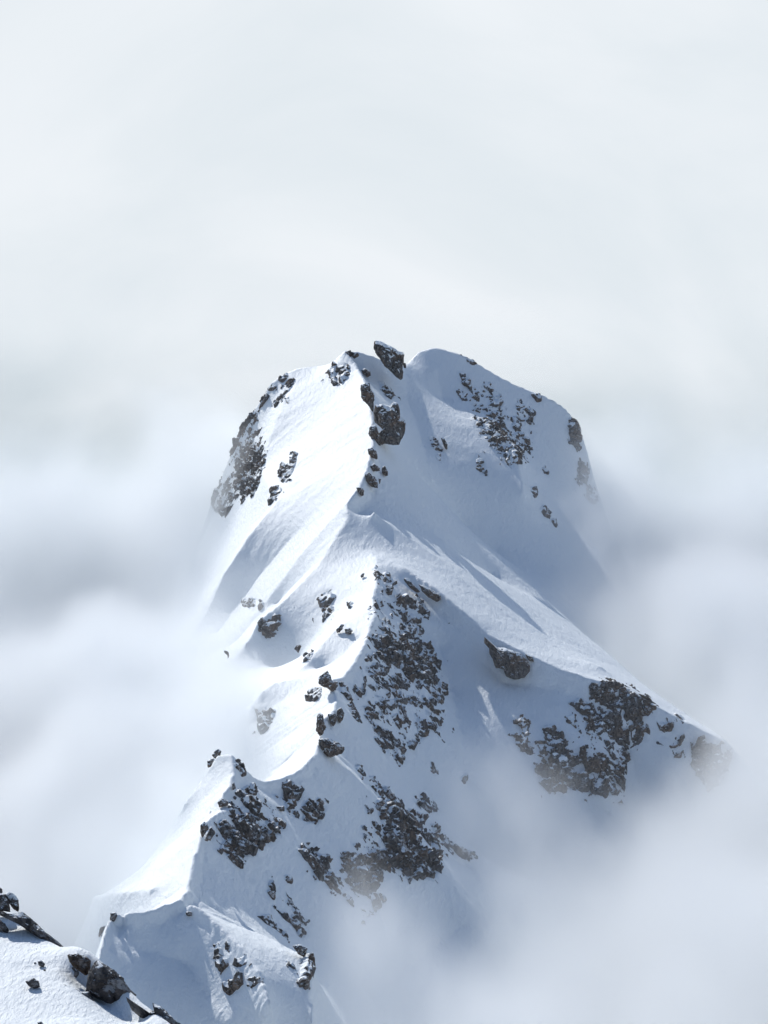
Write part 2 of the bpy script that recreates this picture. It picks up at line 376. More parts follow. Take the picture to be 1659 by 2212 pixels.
    u = N(t, 'ShaderNodeBump'); u.inputs['Distance'].default_value = dist; L(t, n1.outputs[0], u.inputs['Height'])
    L(t, u.outputs[0], b.inputs['Normal'])
    return m
M_SNOW = snow_mat('windblown_snow', 0.35, 0.9, 0.75, 0.22, (1.0, 0.35, 1.0), (0, 0, R(-35)))
M_CAP = snow_mat('lodged_snow', 0.6, 1.5, 0.3, 0.1)
M_ROCK = rock_mat('limestone', (0.028, 0.028, 0.030), (0.20, 0.195, 0.193), (1.35, 1.0, 0.76), 0.7, 0.8)


# ------------------------------------------------------------------ rocks
CROPS = {'1': (398.2, 696.8, .3), '2': (829.5, 696.8, .3), '3': (398.2, 1128.1, .3), '4': (730.0, 1128.1, .3), '5': (1061.8, 1327.2, .36),
         '6': (331.8, 1559.5, .3), '7': (597.2, 1526.3, .3), '8': (0.0, 1813.6, .24), '9': (199.0, 1880.0, .32)}
def outline(c, s):
    ox, oy, k = CROPS[c]
    a = np.array([[float(q) for q in p.split(',')] for p in s.split()])
    return a*k + np.array([ox, oy])
def poly_sd(u, v, P):
    """signed distance to an outline, positive inside"""
    d = np.full(u.shape, 1e9); ins = np.zeros(u.shape, bool)
    for (ax, ay), (bx, by) in zip(P, np.roll(P, -1, 0)):
        ex, ey = bx-ax, by-ay; t = np.clip(((u-ax)*ex+(v-ay)*ey)/(ex*ex+ey*ey+1e-9), 0, 1)
        d = np.minimum(d, np.hypot(u-ax-t*ex, v-ay-t*ey))
        k = ((ay > v) != (by > v)) & (u < (bx-ax)*(v-ay)/(by-ay+1e-12)+ax); ins ^= k
    return np.where(ins, d, -d)
def vnormals(P):
    du = np.gradient(P, axis=1); dv = np.gradient(P, axis=0)
    n = np.cross(du, dv); return n/(np.linalg.norm(n, axis=-1, keepdims=True)+1e-9)
def smooth2(a, n=1):
    for _ in range(n):
        p = np.pad(a, 1, 'edge'); a = (p[:-2,1:-1]+p[2:,1:-1]+p[1:-1,:-2]+p[1:-1,2:]+2*p[1:-1,1:-1])/6
    return a
def tagit(o, label, cat='rock', group=None):
    o['label'] = label; o['category'] = cat; o['kind'] = 'thing'
    if group: o['group'] = group
def pieces(v, f, share=0.06, least=10):
    """the separate pieces of a mesh, largest first; crumbs stay with the largest"""
    lab = np.arange(len(v))
    for _ in range(60):
        new = lab.copy(); m_ = lab[f].min(1)
        for q in range(4): np.minimum.at(new, f[:,q], m_)
        new = new[new]
        if (new == lab).all(): break
        lab = new
    fl = lab[f[:,0]]; ids, cnt = np.unique(fl, return_counts=True); big = ids[np.argmax(cnt)]
    apart = [i for i, n_ in zip(ids, cnt) if i != big and n_ > share*cnt.max() and n_ > least]
    out_ = []
    for k in [~np.isin(fl, apart)] + [fl == i for i in apart]:
        g_ = f[k]; us = np.unique(g_); re = np.zeros(len(v), int); re[us] = np.arange(len(us)); out_.append((v[us], re[g_]))
    return out_
def split_snow(name, V, F, snow_face, parent=None, mats=None, recenter=True, specks=True):
    """rock mesh as the thing, the snow lodged on it as its child"""
    mats = mats or (M_ROCK, M_CAP)
    c = V.mean(0) if recenter else np.zeros(3)
    def sub(k):
        f = F[k]; used = np.unique(f); re = np.zeros(len(V), int); re[used] = np.arange(len(used)); return V[used]-c, re[f]
    if (~snow_face).sum() == 0: snow_face = np.zeros(len(F), bool)
    v, f = sub(~snow_face)
    ps = pieces(v, f)                            # rock that breaks the snow in separate places: each place a piece of its own
    o = mesh_obj(name, *ps[0], mats[0], parent, smooth=False); o.location = c
    for p in ps[1:]: mesh_obj('rock', *p, mats[0], o, smooth=False)
    if snow_face.sum() > 6:
        v, f = sub(snow_face)
        if specks: mesh_obj('snow_cap', v, f, mats[1], o, smooth=True)['kind'] = 'stuff'
        else:
            ps = pieces(v, f, 0.0, 1)
            if len(ps) > 14: mesh_obj('snow_cap', v, f, mats[1], o, smooth=True)['kind'] = 'stuff'
            else:
                for p in ps: mesh_obj('snow_cap', *p, mats[1], o, smooth=True)
    return o
def rock_face(name, P, label, amp=3.0, bias=0.15, thr=0.66, size=7.5, seed=0, group=None, margin=1.0, Yfix=None, deep=0.0):
    """rock breaking through the snow: relief on the slope itself, the snow covers it wherever it dips"""
    lo_, hi_ = P.min(0), P.max(0)
    uu, vv = np.meshgrid(np.linspace(lo_[0], hi_[0], 26), np.linspace(lo_[1], hi_[1], 26)); uu = uu.ravel(); vv = vv.ravel()
    k = poly_sd(uu, vv, P) > -0.5; uu = uu[k]; vv = vv[k]
    Y = cast(uu, vv); g = ~np.isnan(Y)
    if g.sum() < 3: print('MISS', label); return None
    uu, vv, Y = uu[g], vv[g], Y[g]
    Q = place(uu, vv, Y); med = np.median(Y); wid = (hi_[0]-lo_[0]+hi_[1]-lo_[1])*0.5*med/FPX
    k = np.abs(Y-med) < max(14.0, 2.2*wid); Q = Q[k]
    c = Q.mean(0); n = Hn(Q[:,0], Q[:,1], 3.0).mean(0); n /= np.linalg.norm(n)
    vw = np.array([0,0,CAM_Z])-c; vw /= np.linalg.norm(vw); n = n+0.35*vw; n /= np.linalg.norm(n)
    t1 = np.cross([0,0,1.0], n); t1 /= np.linalg.norm(t1); t2 = np.cross(n, t1)
    a = (Q-c)@t1; b = (Q-c)@t2
    mg = 2.0+0.06*wid
    a0, a1, b0, b1 = a.min()-mg, a.max()+mg, b.min()-mg, b.max()+mg
    ds = max(0.00036*med, math.sqrt((a1-a0)*(b1-b0)/16000.0))
    A, B = np.meshgrid(np.arange(a0, a1+ds, ds), np.arange(b0, b1+ds, ds))
    base = c + A[...,None]*t1 + B[...,None]*t2
    Lm = 26.0; t = np.full(A.shape, np.nan); pg = None
    for s in np.arange(Lm, -Lm, -0.8):
        q = base + s*n; gg = q[...,2]-H(q[...,0], q[...,1])
        if pg is None: pg = gg
        k = (gg <= 0) & np.isnan(t)
        t = np.where(k, s+0.8*np.clip(-gg/(pg-gg+1e-9), 0, 1), t); pg = gg
    t = np.where(np.isnan(t), -Lm, t)
    S = base + t[...,None]*n
    u, v, dep = sight(S)
    sd = (poly_sd(u, v, P)+1.6)*dep/FPX
    x, y, z = S[...,0], S[...,1], S[...,2]
    q = 1.0/size; amp = 0.62*amp
    wx, wy, wz = x+1.2*perlin(x*.3,y*.3,z*.3,seed+40), y+1.2*perlin(x*.3,y*.3,z*.3,seed+41), z
    rel = 0.72*facets(wx*q, wy*q, wz*q*0.55, seed) + 0.40*facets(wx*q*2.3, wy*q*2.3, wz*q*1.3, seed+5) + 0.10*facets(wx*q*5, wy*q*5, wz*q*4.4, seed+6) + 0.75*fbm(x*q*0.55, y*q*0.55, z*q*0.5, 5, seed+9)
    edge = sstep(-0.10*wid-1.0, 0.10*wid+0.4, sd + (0.10*wid+0.3)*perlin(x*q*1.3, y*q*1.3, z*q, seed+2) + (0.05*wid+0.25)*perlin(x*q*4.1, y*q*4.1, z*q*3, seed+7))
    r = amp*(1.6*rel + 1.6*bias + 0.45) - (1-edge)*(0.5+2.3*amp)
    r = np.minimum(r, amp*2.0)
    cv = 0.55*amp*sstep(0.0, 0.08*wid+0.6, sd)
    r = r - cv*0.9
    ci = np.rint((x-X0)/HF).astype(int).ravel(); cj = np.rint((y-Y0)/HF).astype(int).ravel()
    np.add.at(CARVE, (cj, ci), (cv/np.maximum(n[2], .35)).ravel()); np.add.at(CW, (cj, ci), 1.0)
    Pp = S + r[...,None]*(n*0.9+0.1*np.array([0,0,1.0]))
    nn = vnormals(Pp); nn *= np.sign((nn@n).mean())
    nz_ = smooth2(nn[...,2], 3)
    sn = nz_ + 0.16*fbm(x*q*1.7, y*q*1.7, z*q*1.7, 3, seed+31) + 0.45*fbm(x*.15, y*.15, z*.15, 2, 400) > thr
    ny, nx = A.shape; Fq = grid_faces(ny, nx)
    rr = (r+cv).ravel()[Fq].max(1); Fq = Fq[rr > -0.6]
    if len(Fq) < 4: print('EMPTY', label); return None
    if np.dot(np.cross(t1, t2), n) < 0: Fq = Fq[:, ::-1]
    sf = sn.ravel()[Fq].mean(1) > 0.5
    Pp = Pp + np.where(sn, 0.22, 0.0)[...,None]*np.array([0,0,1.0])
    o = split_snow(name, Pp.reshape(-1,3), Fq, sf)
    tagit(o, label, 'rock', group); return o
def solid_rock(name, P, label, thick=0.8, Yfix=None, thr=0.58, amp=0.17, seed=0, group=None, sink=0.3, parent=None, mats=None, cat='rock', fine=None, shape=0.5, back=1.0, drop=0.0):
    """a rock with its own outline, standing out of the snow, round the back as well"""
    # area centroid
    x, y = P[:,0], P[:,1]; xr, yr = np.roll(x,-1), np.roll(y,-1); cr = x*yr-xr*y; Ar = cr.sum()/2
    cu, cv = ((x+xr)*cr).sum()/(6*Ar), ((y+yr)*cr).sum()/(6*Ar)
    if Yfix is None:
        yy_ = cast(np.array([cu, x.mean(), x[np.argmax(y)], cu]), np.array([cv, y.mean(), y.max()-1, y.max()]))
        Yfix = np.nanmin(yy_) if not np.all(np.isnan(yy_)) else None
        if Yfix is None: print('MISS', label); return None
    c = place(cu, cv, Yfix); sc = (Yfix/ (FWD@ (ray(cu,cv)/1.0)) ) if False else Yfix/FPX/ cp
    sc = np.linalg.norm(c-np.array([0,0,CAM_Z]))/FPX
    d = ray(cu, cv); d = d/np.linalg.norm(d); r_ = RGT; up_ = np.cross(r_, d)
    wid = math.sqrt(abs(Ar))*sc; T = thick*wid*0.5
    nth = 96; nr = 26
    if wid/Yfix*FPX < 22: nth, nr = 40, 12
    th = np.linspace(0, 2*np.pi, nth, endpoint=False)
    rad = np.zeros(nth)
    Pd = P-np.array([cu, cv])
    for i, tt in enumerate(th):
        dx, dy = math.cos(tt), -math.sin(tt); best = 0
        for (ax, ay), (bx, by) in zip(Pd, np.roll(Pd,-1,0)):
            ex, ey = bx-ax, by-ay; den = dx*ey-dy*ex
            if abs(den) < 1e-9: continue
            s = (ax*ey-ay*ex)/den; q = (ax*dy-ay*dx)/den
            if s > 0 and -1e-6 <= q <= 1+1e-6: best = max(best, s)
        rad[i] = best
    ph = np.linspace(-np.pi/2, np.pi/2, 2*nr)
    PH, TH = np.meshgrid(ph, th, indexing='ij')
    rr = np.abs(np.cos(PH))**shape * rad[None,:]*sc
    dz = np.sin(PH); dz = np.sign(dz)*np.abs(dz)**0.8*T; dz = np.where(dz > 0, dz*back, dz)
    Pp = c + (rr*np.cos(TH))[...,None]*r_ + (rr*np.sin(TH))[...,None]*up_ + dz[...,None]*d + np.array([0,0,-drop])
    nn = np.stack([np.cos(PH)*np.cos(TH), np.cos(PH)*np.sin(TH), np.sin(PH)], -1)
    wn = nn[...,0:1]*r_+nn[...,1:2]*up_+nn[...,2:3]*d
    x, y, z = Pp[...,0], Pp[...,1], Pp[...,2]; q = 2.6/wid
    rel = 0.6*facets(x*q, y*q, z*q*0.8, seed) + 0.35*facets(x*q*2.6, y*q*2.6, z*q*2, seed+5) + 0.4*fbm(x*q, y*q, z*q*0.6, 4, seed+9) + 0.12*fbm(x*q*6, y*q*6, z*q*5, 3, seed+3)
    inplane = 0.45+0.55*np.abs(np.sin(PH))
    Pp = Pp + (amp*wid*(rel-0.05)*inplane)[...,None]*wn
    gn = np.cross(np.roll(Pp,-1,1)-np.roll(Pp,1,1), np.gradient(Pp, axis=0)); gn /= np.linalg.norm(gn, axis=-1, keepdims=True)+1e-9
    gn *= np.sign((gn*wn).sum(-1).mean())
    sn = gn[...,2] + 0.28*fbm(x*q*1.6, y*q*2, z*q*2, 3, seed+31) > thr
    Pp = Pp + np.where(sn, 0.02*wid, 0.0)[...,None]*np.array([0,0,1.0])
    n1, n2 = PH.shape
    i = np.arange(n1*n2).reshape(n1, n2); j = np.roll(i, -1, 1)
    Fq = np.stack([i[:-1], j[:-1], j[1:], i[1:]], -1).reshape(-1, 4)
    v0, v1, v2 = Pp.reshape(-1,3)[Fq[:,0]], Pp.reshape(-1,3)[Fq[:,1]], Pp.reshape(-1,3)[Fq[:,2]]
    fn = np.cross(v1-v0, v2-v0)
    if (fn*wn.reshape(-1,3)[Fq[:,0]]).sum() < 0: Fq = Fq[:, ::-1]
    sf = sn.ravel()[Fq].mean(1) > 0.5
    o = split_snow(name, Pp.reshape(-1,3), Fq, sf, None, mats, specks=False)
    if parent is None: tagit(o, label, cat, group)
    else: o.parent = parent; o.matrix_parent_inverse = parent.matrix_basis.inverted()
    return o
F_, S_ = rock_face, solid_rock
ROCKS = [
 # summit
 (S_,'1','1368,140 1405,133 1440,155 1500,182 1530,208 1565,225 1570,300 1573,400 1555,412 1530,395 1490,352 1430,300 1400,250 1380,215 1362,190','dark leaning summit tower with snow on its crown, highest rock on the peak',dict(name='rock_tower',Yfix=1478,thick=1.0,amp=.15,thr=.42)),
 (S_,'1','1575,292 1590,290 1598,305 1596,328 1580,325','little knob of rock tucked against the right foot of the summit tower',dict(Yfix=1474)),
 (F_,'1','1050,340 1075,285 1085,300 1080,340 1088,440 1076,448 1055,400','thin dark rib of rock below the snowy point left of the summit tower',dict(amp=2,bias=.35)),
 (F_,'1','1105,300 1140,285 1175,300 1182,370 1160,390 1140,445 1130,430 1125,380 1108,340','dark notched rock with a blue shadow beside it, left of the summit tower',dict(amp=2.5,bias=.3)),
 (F_,'1','1165,215 1200,208 1248,232 1230,245 1195,240','flat strip of rock along the snowy point left of the summit tower',dict(amp=1.4,bias=.2)),
 (S_,'1','1275,345 1300,328 1337,350 1342,380 1320,392 1288,372','small dark block between the summit tower and the tall brown buttress',dict()),
 # tall brown buttress
 (S_,'1','1375,600 1430,595 1480,610 1500,580 1535,590 1550,630 1555,680 1592,710 1587,780 1570,832 1550,870 1500,880 1440,868 1412,885 1385,860 1395,800 1440,770 1375,720 1362,650','tall brown rock buttress standing on the ridge crest below the summit',dict(name='rock_buttress',amp=.12,thick=.9,thr=.55,Yfix=1326)),
 (S_,'1','1270,450 1300,433 1335,443 1338,480 1362,520 1366,600 1360,650 1340,620 1320,590 1290,560 1272,520','slanting upper pillar of dark rock above the left side of the brown buttress',dict(Yfix=1358,amp=.13,thick=.8)),
 (S_,'1','1325,790 1340,750 1378,738 1400,800 1420,850 1410,885 1370,862 1345,832','squat grey block against the lower left of the brown buttress',dict(Yfix=1316)),
 (F_,'1','1400,420 1440,448 1480,480 1500,525 1480,545 1450,515 1425,475','dark outcrop on the shaded snow upper right of the brown buttress',dict(amp=2,bias=.4,Yfix=1420)),
 (S_,'1','1322,912 1350,897 1385,930 1392,985 1350,972 1325,945','uppermost of the ridge rocks strung below the brown buttress, capped with snow',dict()),
 (S_,'1','1335,1040 1365,1013 1402,1040 1406,1066 1360,1072','wedge of rock in the middle of the cluster below the brown buttress',dict()),
 (S_,'1','1422,1045 1445,1033 1462,1070 1467,1102 1445,1107 1423,1080','upright rock on the right side of the cluster below the brown buttress',dict()),
 (S_,'1','1300,1090 1325,1083 1365,1108 1390,1150 1392,1190 1350,1182 1308,1150','largest and lowest rock of the cluster below the brown buttress',dict()),
 (S_,'1','1398,1122 1417,1128 1405,1168','tiny sliver of rock right of the lowest rock under the buttress',dict()),
 (S_,'1','1237,1190 1270,1180 1292,1210 1292,1242 1275,1252 1255,1225','lone dark rock on the bright shoulder where the shaded slope begins',dict()),
 # left skyline
 (F_,'1','580,470 640,440 655,465 625,500 600,540 580,575 560,605 520,700 503,685 530,620 560,540','grey rock band high on the left skyline of the summit',dict(amp=3,bias=.15)),
 (F_,'1','690,410 735,365 738,385 710,425','short dark rock on the left skyline above the grey band',dict(amp=1.6,bias=.35)),
 (F_,'1','792,400 780,470 740,525 700,562 655,610 648,585 690,520 740,440 775,408','long diagonal rock rib on the sunlit face below the left skyline',dict(amp=2.4,bias=.0)),
 (F_,'1','728,575 745,538 757,560 742,588','small rock at the lower end of the long diagonal rib',dict(amp=1.4,bias=.3)),
 (F_,'1','400,870 420,840 480,843 522,880 546,960 530,1050 500,1100 490,1150 530,1130 548,1155 532,1250 510,1295 470,1230 420,1240 368,1200 352,1100 370,1020 385,960 393,900','large hazy cliff at the left edge of the summit face, streaked with snow',dict(amp=3.5,bias=-.12,size=5,thr=.5)),
 (F_,'1','378,835 400,760 440,680 482,645 484,685 440,745 420,800 392,845','foggy rock strip on the left skyline above the hazy cliff',dict(amp=3,bias=.3)),
 (F_,'1','318,965 340,900 377,838 382,872 352,925','foggy rock strip on the left skyline beside the hazy cliff',dict(amp=3,bias=.3)),
 (F_,'1','272,1045 285,1000 318,978 312,1012','small rock fading into cloud below the left skyline strips',dict(amp=2,bias=.3)),
 (F_,'1','200,1260 240,1130 290,1090 345,1115 352,1250 360,1400 250,1375 202,1335','broad pale cliff almost lost in the cloud at the far left of the peak',dict(amp=3.5,bias=-.1,size=6,thr=.5)),
 (F_,'1','688,1040 700,1018 740,1040 775,980 800,948 812,960 790,1020 780,1080 750,1135 710,1155 684,1120','broken rock rib low on the sunlit summit face',dict(amp=2.6,bias=.05)),
 (F_,'1','618,1202 640,1190 690,1185 702,1210 660,1252 640,1290 624,1315 618,1250','snow hooded rock at the foot of the sunlit summit face',dict(amp=2.4,bias=.2)),
 # right peak
 (F_,'2','528,490 560,470 568,435 602,428 628,455 632,490 610,522 595,557 565,557 538,527','dark square rock near the top of the right hand dome',dict(amp=2.4,bias=.2)),
 (F_,'2','553,368 575,365 582,405 565,415','speck of rock just above the dark square rock on the dome',dict(amp=1.4,bias=.3)),
 (F_,'2','636,490 665,488 692,530 682,562 645,542','pale rock right of the dark square rock on the dome',dict(amp=1.6,bias=.0)),
 (F_,'2','555,222 600,255 655,295 640,305 590,272 560,245','thin line of rocks along the skyline of the right hand dome',dict(amp=1.4,bias=.2)),
 (F_,'2','690,410 720,422 760,450 775,490 800,540 830,508 848,580 832,610 852,640 847,695 825,682 800,632 770,612 780,580 770,522 740,472 700,432','narrow winding rock rib running down the right hand dome',dict(amp=2.2,bias=.1)),
 (F_,'2','665,722 730,690 780,658 832,690 862,720 872,790 878,855 850,925 828,922 800,882 758,852 753,800 690,802 700,760 663,752','biggest dark crag on the shaded side of the right hand dome',dict(amp=3.2,bias=.1,size=5)),
 (F_,'2','884,828 912,828 912,900 892,940 918,1045 900,1042 883,970','thin icicle shaped rock hanging below the biggest crag on the dome',dict(amp=2,bias=.25)),
 (F_,'2','928,845 970,838 1012,890 1007,932 980,942 987,1012 968,1018 930,962 913,900','dark crag right of the biggest crag on the dome',dict(amp=2.6,bias=.15)),
 (F_,'2','938,600 965,553 1002,568 1012,600 970,625','grey rock high on the right slope of the dome, above a foggy one',dict(amp=2,bias=.1)),
 (F_,'2','1018,640 1040,613 1082,650 1077,692 1050,727 1018,692','oval foggy rock on the right slope of the dome',dict(amp=2,bias=.3)),
 (F_,'2','970,640 1000,636 1008,705 972,708','small rock left of the oval foggy rock on the dome',dict(amp=1.6,bias=.1)),
 (F_,'2','938,690 960,688 982,740 962,772 938,757','rock stub below the small rocks on the right slope of the dome',dict(amp=1.8,bias=.3)),
 (F_,'2','948,795 995,783 1003,812 955,812','flat rock just above the crag right of the biggest crag',dict(amp=1.6,bias=.2)),
 (F_,'2','1020,842 1040,845 1050,875 1030,872','speck of rock out on the snow right of the crags on the dome',dict(amp=1.4,bias=.3)),
 (F_,'2','330,835 350,828 387,870 412,920 402,942 375,912 350,882','left of the two slivers of rock in the shaded bowl under the dome',dict(amp=1.8,bias=.15)),
 (S_,'2','410,835 430,828 457,880 457,917 440,912 425,872','right of the two slivers of rock in the shaded bowl under the dome',dict()),
 (F_,'2','378,965 400,958 408,992 385,988','speck of rock just below the two slivers in the bowl',dict(amp=1.4,bias=.3)),
 (F_,'2','658,1050 680,948 702,980 722,1010 717,1050 732,1095 700,1082','lone jagged rock in the shaded bowl well below the biggest crag',dict(amp=2,bias=.15)),
 (F_,'2','1066,520 1120,513 1132,556 1105,562 1088,542','faint rock in the mist close under the right skyline',dict(amp=2,bias=.2)),
 (F_,'2','1335,740 1375,648 1416,740 1417,900 1395,922 1370,862 1335,862','tall ghostly rock at the right edge of the peak, upper one in the mist',dict(amp=3.4,bias=.15)),
 (F_,'2','1385,1120 1410,975 1440,978 1480,1030 1472,1120 1440,1175 1395,1150','ghostly rock at the right edge of the peak, middle one in the mist',dict(amp=3.4,bias=.15)),
 (F_,'2','1445,1240 1470,1168 1522,1210 1532,1280 1490,1305','ghostly rock at the right edge of the peak, lowest one in the mist',dict(amp=3,bias=.1)),
 (F_,'2','1143,1050 1160,1043 1178,1082 1150,1082','faint speck of rock in the misty snow left of the ghostly rocks',dict(amp=1.5,bias=.3)),
 (F_,'2','1068,1190 1090,1186 1103,1240 1087,1258 1070,1222','upper of the three small rocks stepping down the misty right slope',dict(amp=1.6,bias=.4)),
 (F_,'2','1138,1328 1165,1338 1193,1370 1193,1402 1160,1388','middle of the three small rocks stepping down the misty right slope',dict(amp=1.8,bias=.4)),
 (F_,'2','1213,1418 1230,1426 1240,1466 1222,1450','lowest of the three small rocks stepping down the misty right slope',dict(amp=1.5,bias=.4)),
 # left ribs in the mist
 (F_,'3','523,702 600,700 690,648 693,740 630,762 622,822 600,852 570,802 528,760','misty rock at the lower end of the bright snow ribs',dict(amp=3,bias=.15)),
 (F_,'3','528,582 550,568 562,600 540,635','small rock step on a bright snow rib above the misty rock',dict(amp=1.6,bias=.3)),
 (F_,'3','405,560 500,555 505,600 430,605','faint ledge of rock in cloud left of the bright snow ribs',dict(amp=2,bias=.15)),
 (F_,'3','970,555 1000,500 1040,478 1078,478 1062,560 1042,600 1084,630 1062,672 1030,682 998,715 998,640 983,590','speckled rock patch in the shaded gully left of the ridge crest',dict(amp=2,bias=.05)),
 (S_,'3','1268,388 1280,370 1297,366 1292,392 1275,402','pebble sized rock on the bright snow just left of the crest',dict()),
 (F_,'3','1178,580 1207,578 1197,612 1176,602','small rock poking from the bright snow flank below the pebble',dict(amp=1.4,bias=.3)),
 (S_,'3','1093,772 1130,733 1152,740 1120,792 1100,798','slanted rock on the snow flank left of the crest, left one of a pair',dict()),
 (S_,'3','1155,768 1190,762 1212,785 1195,808 1160,802','round rock on the snow flank left of the crest, right one of a pair',dict()),
 (F_,'3','862,962 922,938 902,992 868,1002','faint rock on the low misty rib left of the pinnacles',dict(amp=1.8,bias=.1)),
 (S_,'3','975,1120 1000,1095 1030,1078 1050,1110 1060,1145 1107,1150 1090,1202 1060,1217 1030,1192 1000,1182 970,1162','snow plastered pinnacle at the top of the lower ridge step',dict(amp=.2,thr=.5,name='rock_pinnacle')),
 (F_,'3','885,1262 905,1198 982,1198 984,1262 950,1284 898,1284','pale rock in the mist left of the snow plastered pinnacle',dict(amp=2.4,bias=.1)),
 (F_,'3','522,1360 642,1368 632,1440 590,1512 558,1528 538,1440','ghostly cliff under the low snow hump in the left hand cloud',dict(amp=3,bias=.15)),
 (F_,'3','1350,250 1380,340 1400,400 1405,470 1432,500 1422,540 1402,592 1380,622 1352,622 1347,700 1335,755 1328,680 1330,620 1373,590 1398,560 1383,480 1368,360','thin crumbling rock strip along the shaded side of the upper crest',dict(amp=2,bias=.05)),
 # shaded face under the crest
 (F_,'4','335,375 360,368 377,430 388,482 360,472 338,440','upright rock in the shade just right of the upper crest',dict(amp=2,bias=.0)),
 (S_,'4','473,412 500,403 560,465 592,502 562,508 500,452','dark slanting slab under the lip of the long shoulder, left one',dict(name='slanting_rock')),
 (S_,'4','583,448 640,468 690,500 740,528 742,560 712,572 660,542 610,502','brown rounded slab under the lip of the long shoulder, right one',dict(name='slanting_rock',thick=1.1)),
 (F_,'4','562,530 590,560 642,600 653,690 620,692 600,642 580,582','broken rock trail hanging below the two slabs',dict(amp=2,bias=.0)),
 (F_,'4','448,660 490,658 502,690 602,688 592,722 530,722 562,762 522,832 500,832 478,780 458,740','forked dark rock in the shade above the large crag',dict(amp=2.4,bias=.1)),
 (F_,'4','578,770 605,768 607,802 580,812','small rock right of the forked dark rock',dict(amp=1.5,bias=.3)),
 (F_,'4','255,820 330,808 372,850 440,868 480,848 502,888 540,868 602,858 642,930 682,960 692,1020 722,1120 712,1172 600,1172 520,1132 470,1082 420,1062 370,1002 300,962 263,900','large central crag speckled with snow on the shaded face',dict(name='rock_crag',amp=3.4,bias=.12,size=5)),
 (F_,'4','205,950 240,958 238,1002 203,992','small rock left of the large central crag',dict(amp=1.5,bias=.2)),
 (F_,'4','205,1060 270,1028 312,1008 352,1050 352,1102 280,1102 210,1082','speckled ledge at the lower left of the large central crag',dict(amp=2,bias=.0)),
 (F_,'4','265,1140 420,1090 520,1150 502,1192 420,1202 300,1192','rock band directly under the large central crag',dict(amp=2.2,bias=-.05)),
 (F_,'4','375,1260 440,1218 520,1258 642,1268 644,1312 500,1302 420,1292','reddish rock band below the central crag, second band down',dict(amp=2.2,bias=.05)),
 (F_,'4','728,1150 780,1178 794,1232 762,1242 740,1202','small dark rocks at the right corner of the central crag',dict(amp=2,bias=.1)),
 (F_,'4','733,1250 755,1258 758,1297 738,1280','speck of rock beneath the right corner of the central crag',dict(amp=1.5,bias=.2)),
 (F_,'4','195,1370 220,1298 242,1380 290,1378 245,1422 212,1402','rock hollow with a snow tongue on the left of the lower face',dict(amp=2.2,bias=.15)),
 (F_,'4','278,1300 340,1278 392,1310 372,1392 320,1402','speckled rock in the middle of the lower face, left of a darker one',dict(amp=2,bias=-.05)),
 (F_,'4','405,1420 450,1338 502,1400 472,1462 430,1492','darker rock in the middle of the lower face',dict(amp=2.2,bias=.05)),
 (F_,'4','255,1450 330,1498 432,1560 434,1602 330,1655 300,1602 268,1560','dark overhung rock at the bottom left of the lower face',dict(amp=2.6,bias=.1)),
 (F_,'4','545,1530 600,1448 700,1408 752,1408 758,1452 700,1492 640,1482 640,1522 600,1562 560,1602 518,1625','long dark rock at the bottom right of the lower face',dict(amp=2.6,bias=.1)),
 (F_,'4','405,1632 490,1618 482,1700 440,1760 415,1700','tapering rocks at the very foot of the lower face',dict(amp=2,bias=-.05)),
 (F_,'4','8,1160 60,1178 82,1260 132,1380 147,1445 120,1402 70,1292 28,1222','thin rock ridge slanting down from the snow plastered pinnacle',dict(amp=2.2,bias=.15)),
 (F_,'4','115,1170 190,1168 192,1232 140,1282 118,1222','speckled rock between the pinnacle and the lower face',dict(amp=1.8,bias=-.1)),
 # pinnacles on the lower step
 (S_,'3','955,1400 970,1375 998,1390 1003,1440 1020,1470 1000,1520 975,1540 952,1500','left finger of the rock pinnacles on the lower step',dict(name='rock_pinnacle',thick=1.1)),
 (S_,'3','1035,1385 1075,1370 1098,1400 1090,1450 1072,1475 1050,1440','middle stub of the rock pinnacles on the lower step, holding snow',dict(name='rock_pinnacle')),
 (S_,'3','1100,1350 1130,1335 1148,1370 1143,1420 1120,1450 1098,1410','right stub of the rock pinnacles on the lower step',dict(name='rock_pinnacle')),
 (S_,'3','970,1570 1020,1555 1070,1580 1110,1590 1153,1620 1140,1660 1090,1680 1050,1690 1000,1670 972,1640','dark cleft boulder at the foot of the rock pinnacles',dict(amp=.17,thick=1.0)),
 # long shoulder
 (S_,'4','1055,815 1078,830 1105,875 1150,905 1200,910 1260,925 1330,960 1375,1000 1378,1060 1340,1112 1270,1122 1210,1102 1193,1050 1140,1042 1118,980 1093,940 1090,890 1060,870','rounded brown bluff bulging under the snow lip of the long shoulder',dict(name='rock_bluff',amp=.12,thick=1.0,thr=.8,drop=.5)),
 (S_,'4','1345,948 1400,968 1413,1006 1372,992','small dark rock at the right shoulder of the rounded bluff',dict()),
 (F_,'5','140,640 175,618 217,650 217,740 272,780 232,832 160,822 142,760','speckled pillar of rock at the left end of the lower crags',dict(amp=3,bias=.05)),
 (F_,'5','308,690 340,678 382,678 372,742 335,800 300,830 268,770 330,760','dark gully rock between the speckled pillar and the snow pyramid',dict(amp=2.6,bias=.15)),
 (F_,'5','443,615 485,612 525,660 522,690 490,660 450,645','thin rock under the small sunlit snow tip above the pyramid',dict(amp=2,bias=.1)),
 (F_,'5','375,750 410,728 440,760 505,762 445,800 560,800 602,832 692,872 682,922 762,932 802,1002 752,1082 640,1082 500,1052 400,1042 330,1062 265,1002 268,920 300,832 360,800','big dark crag below the snow pyramid, its foot fading into cloud',dict(name='rock_crag',amp=4.5,bias=.25,size=7)),
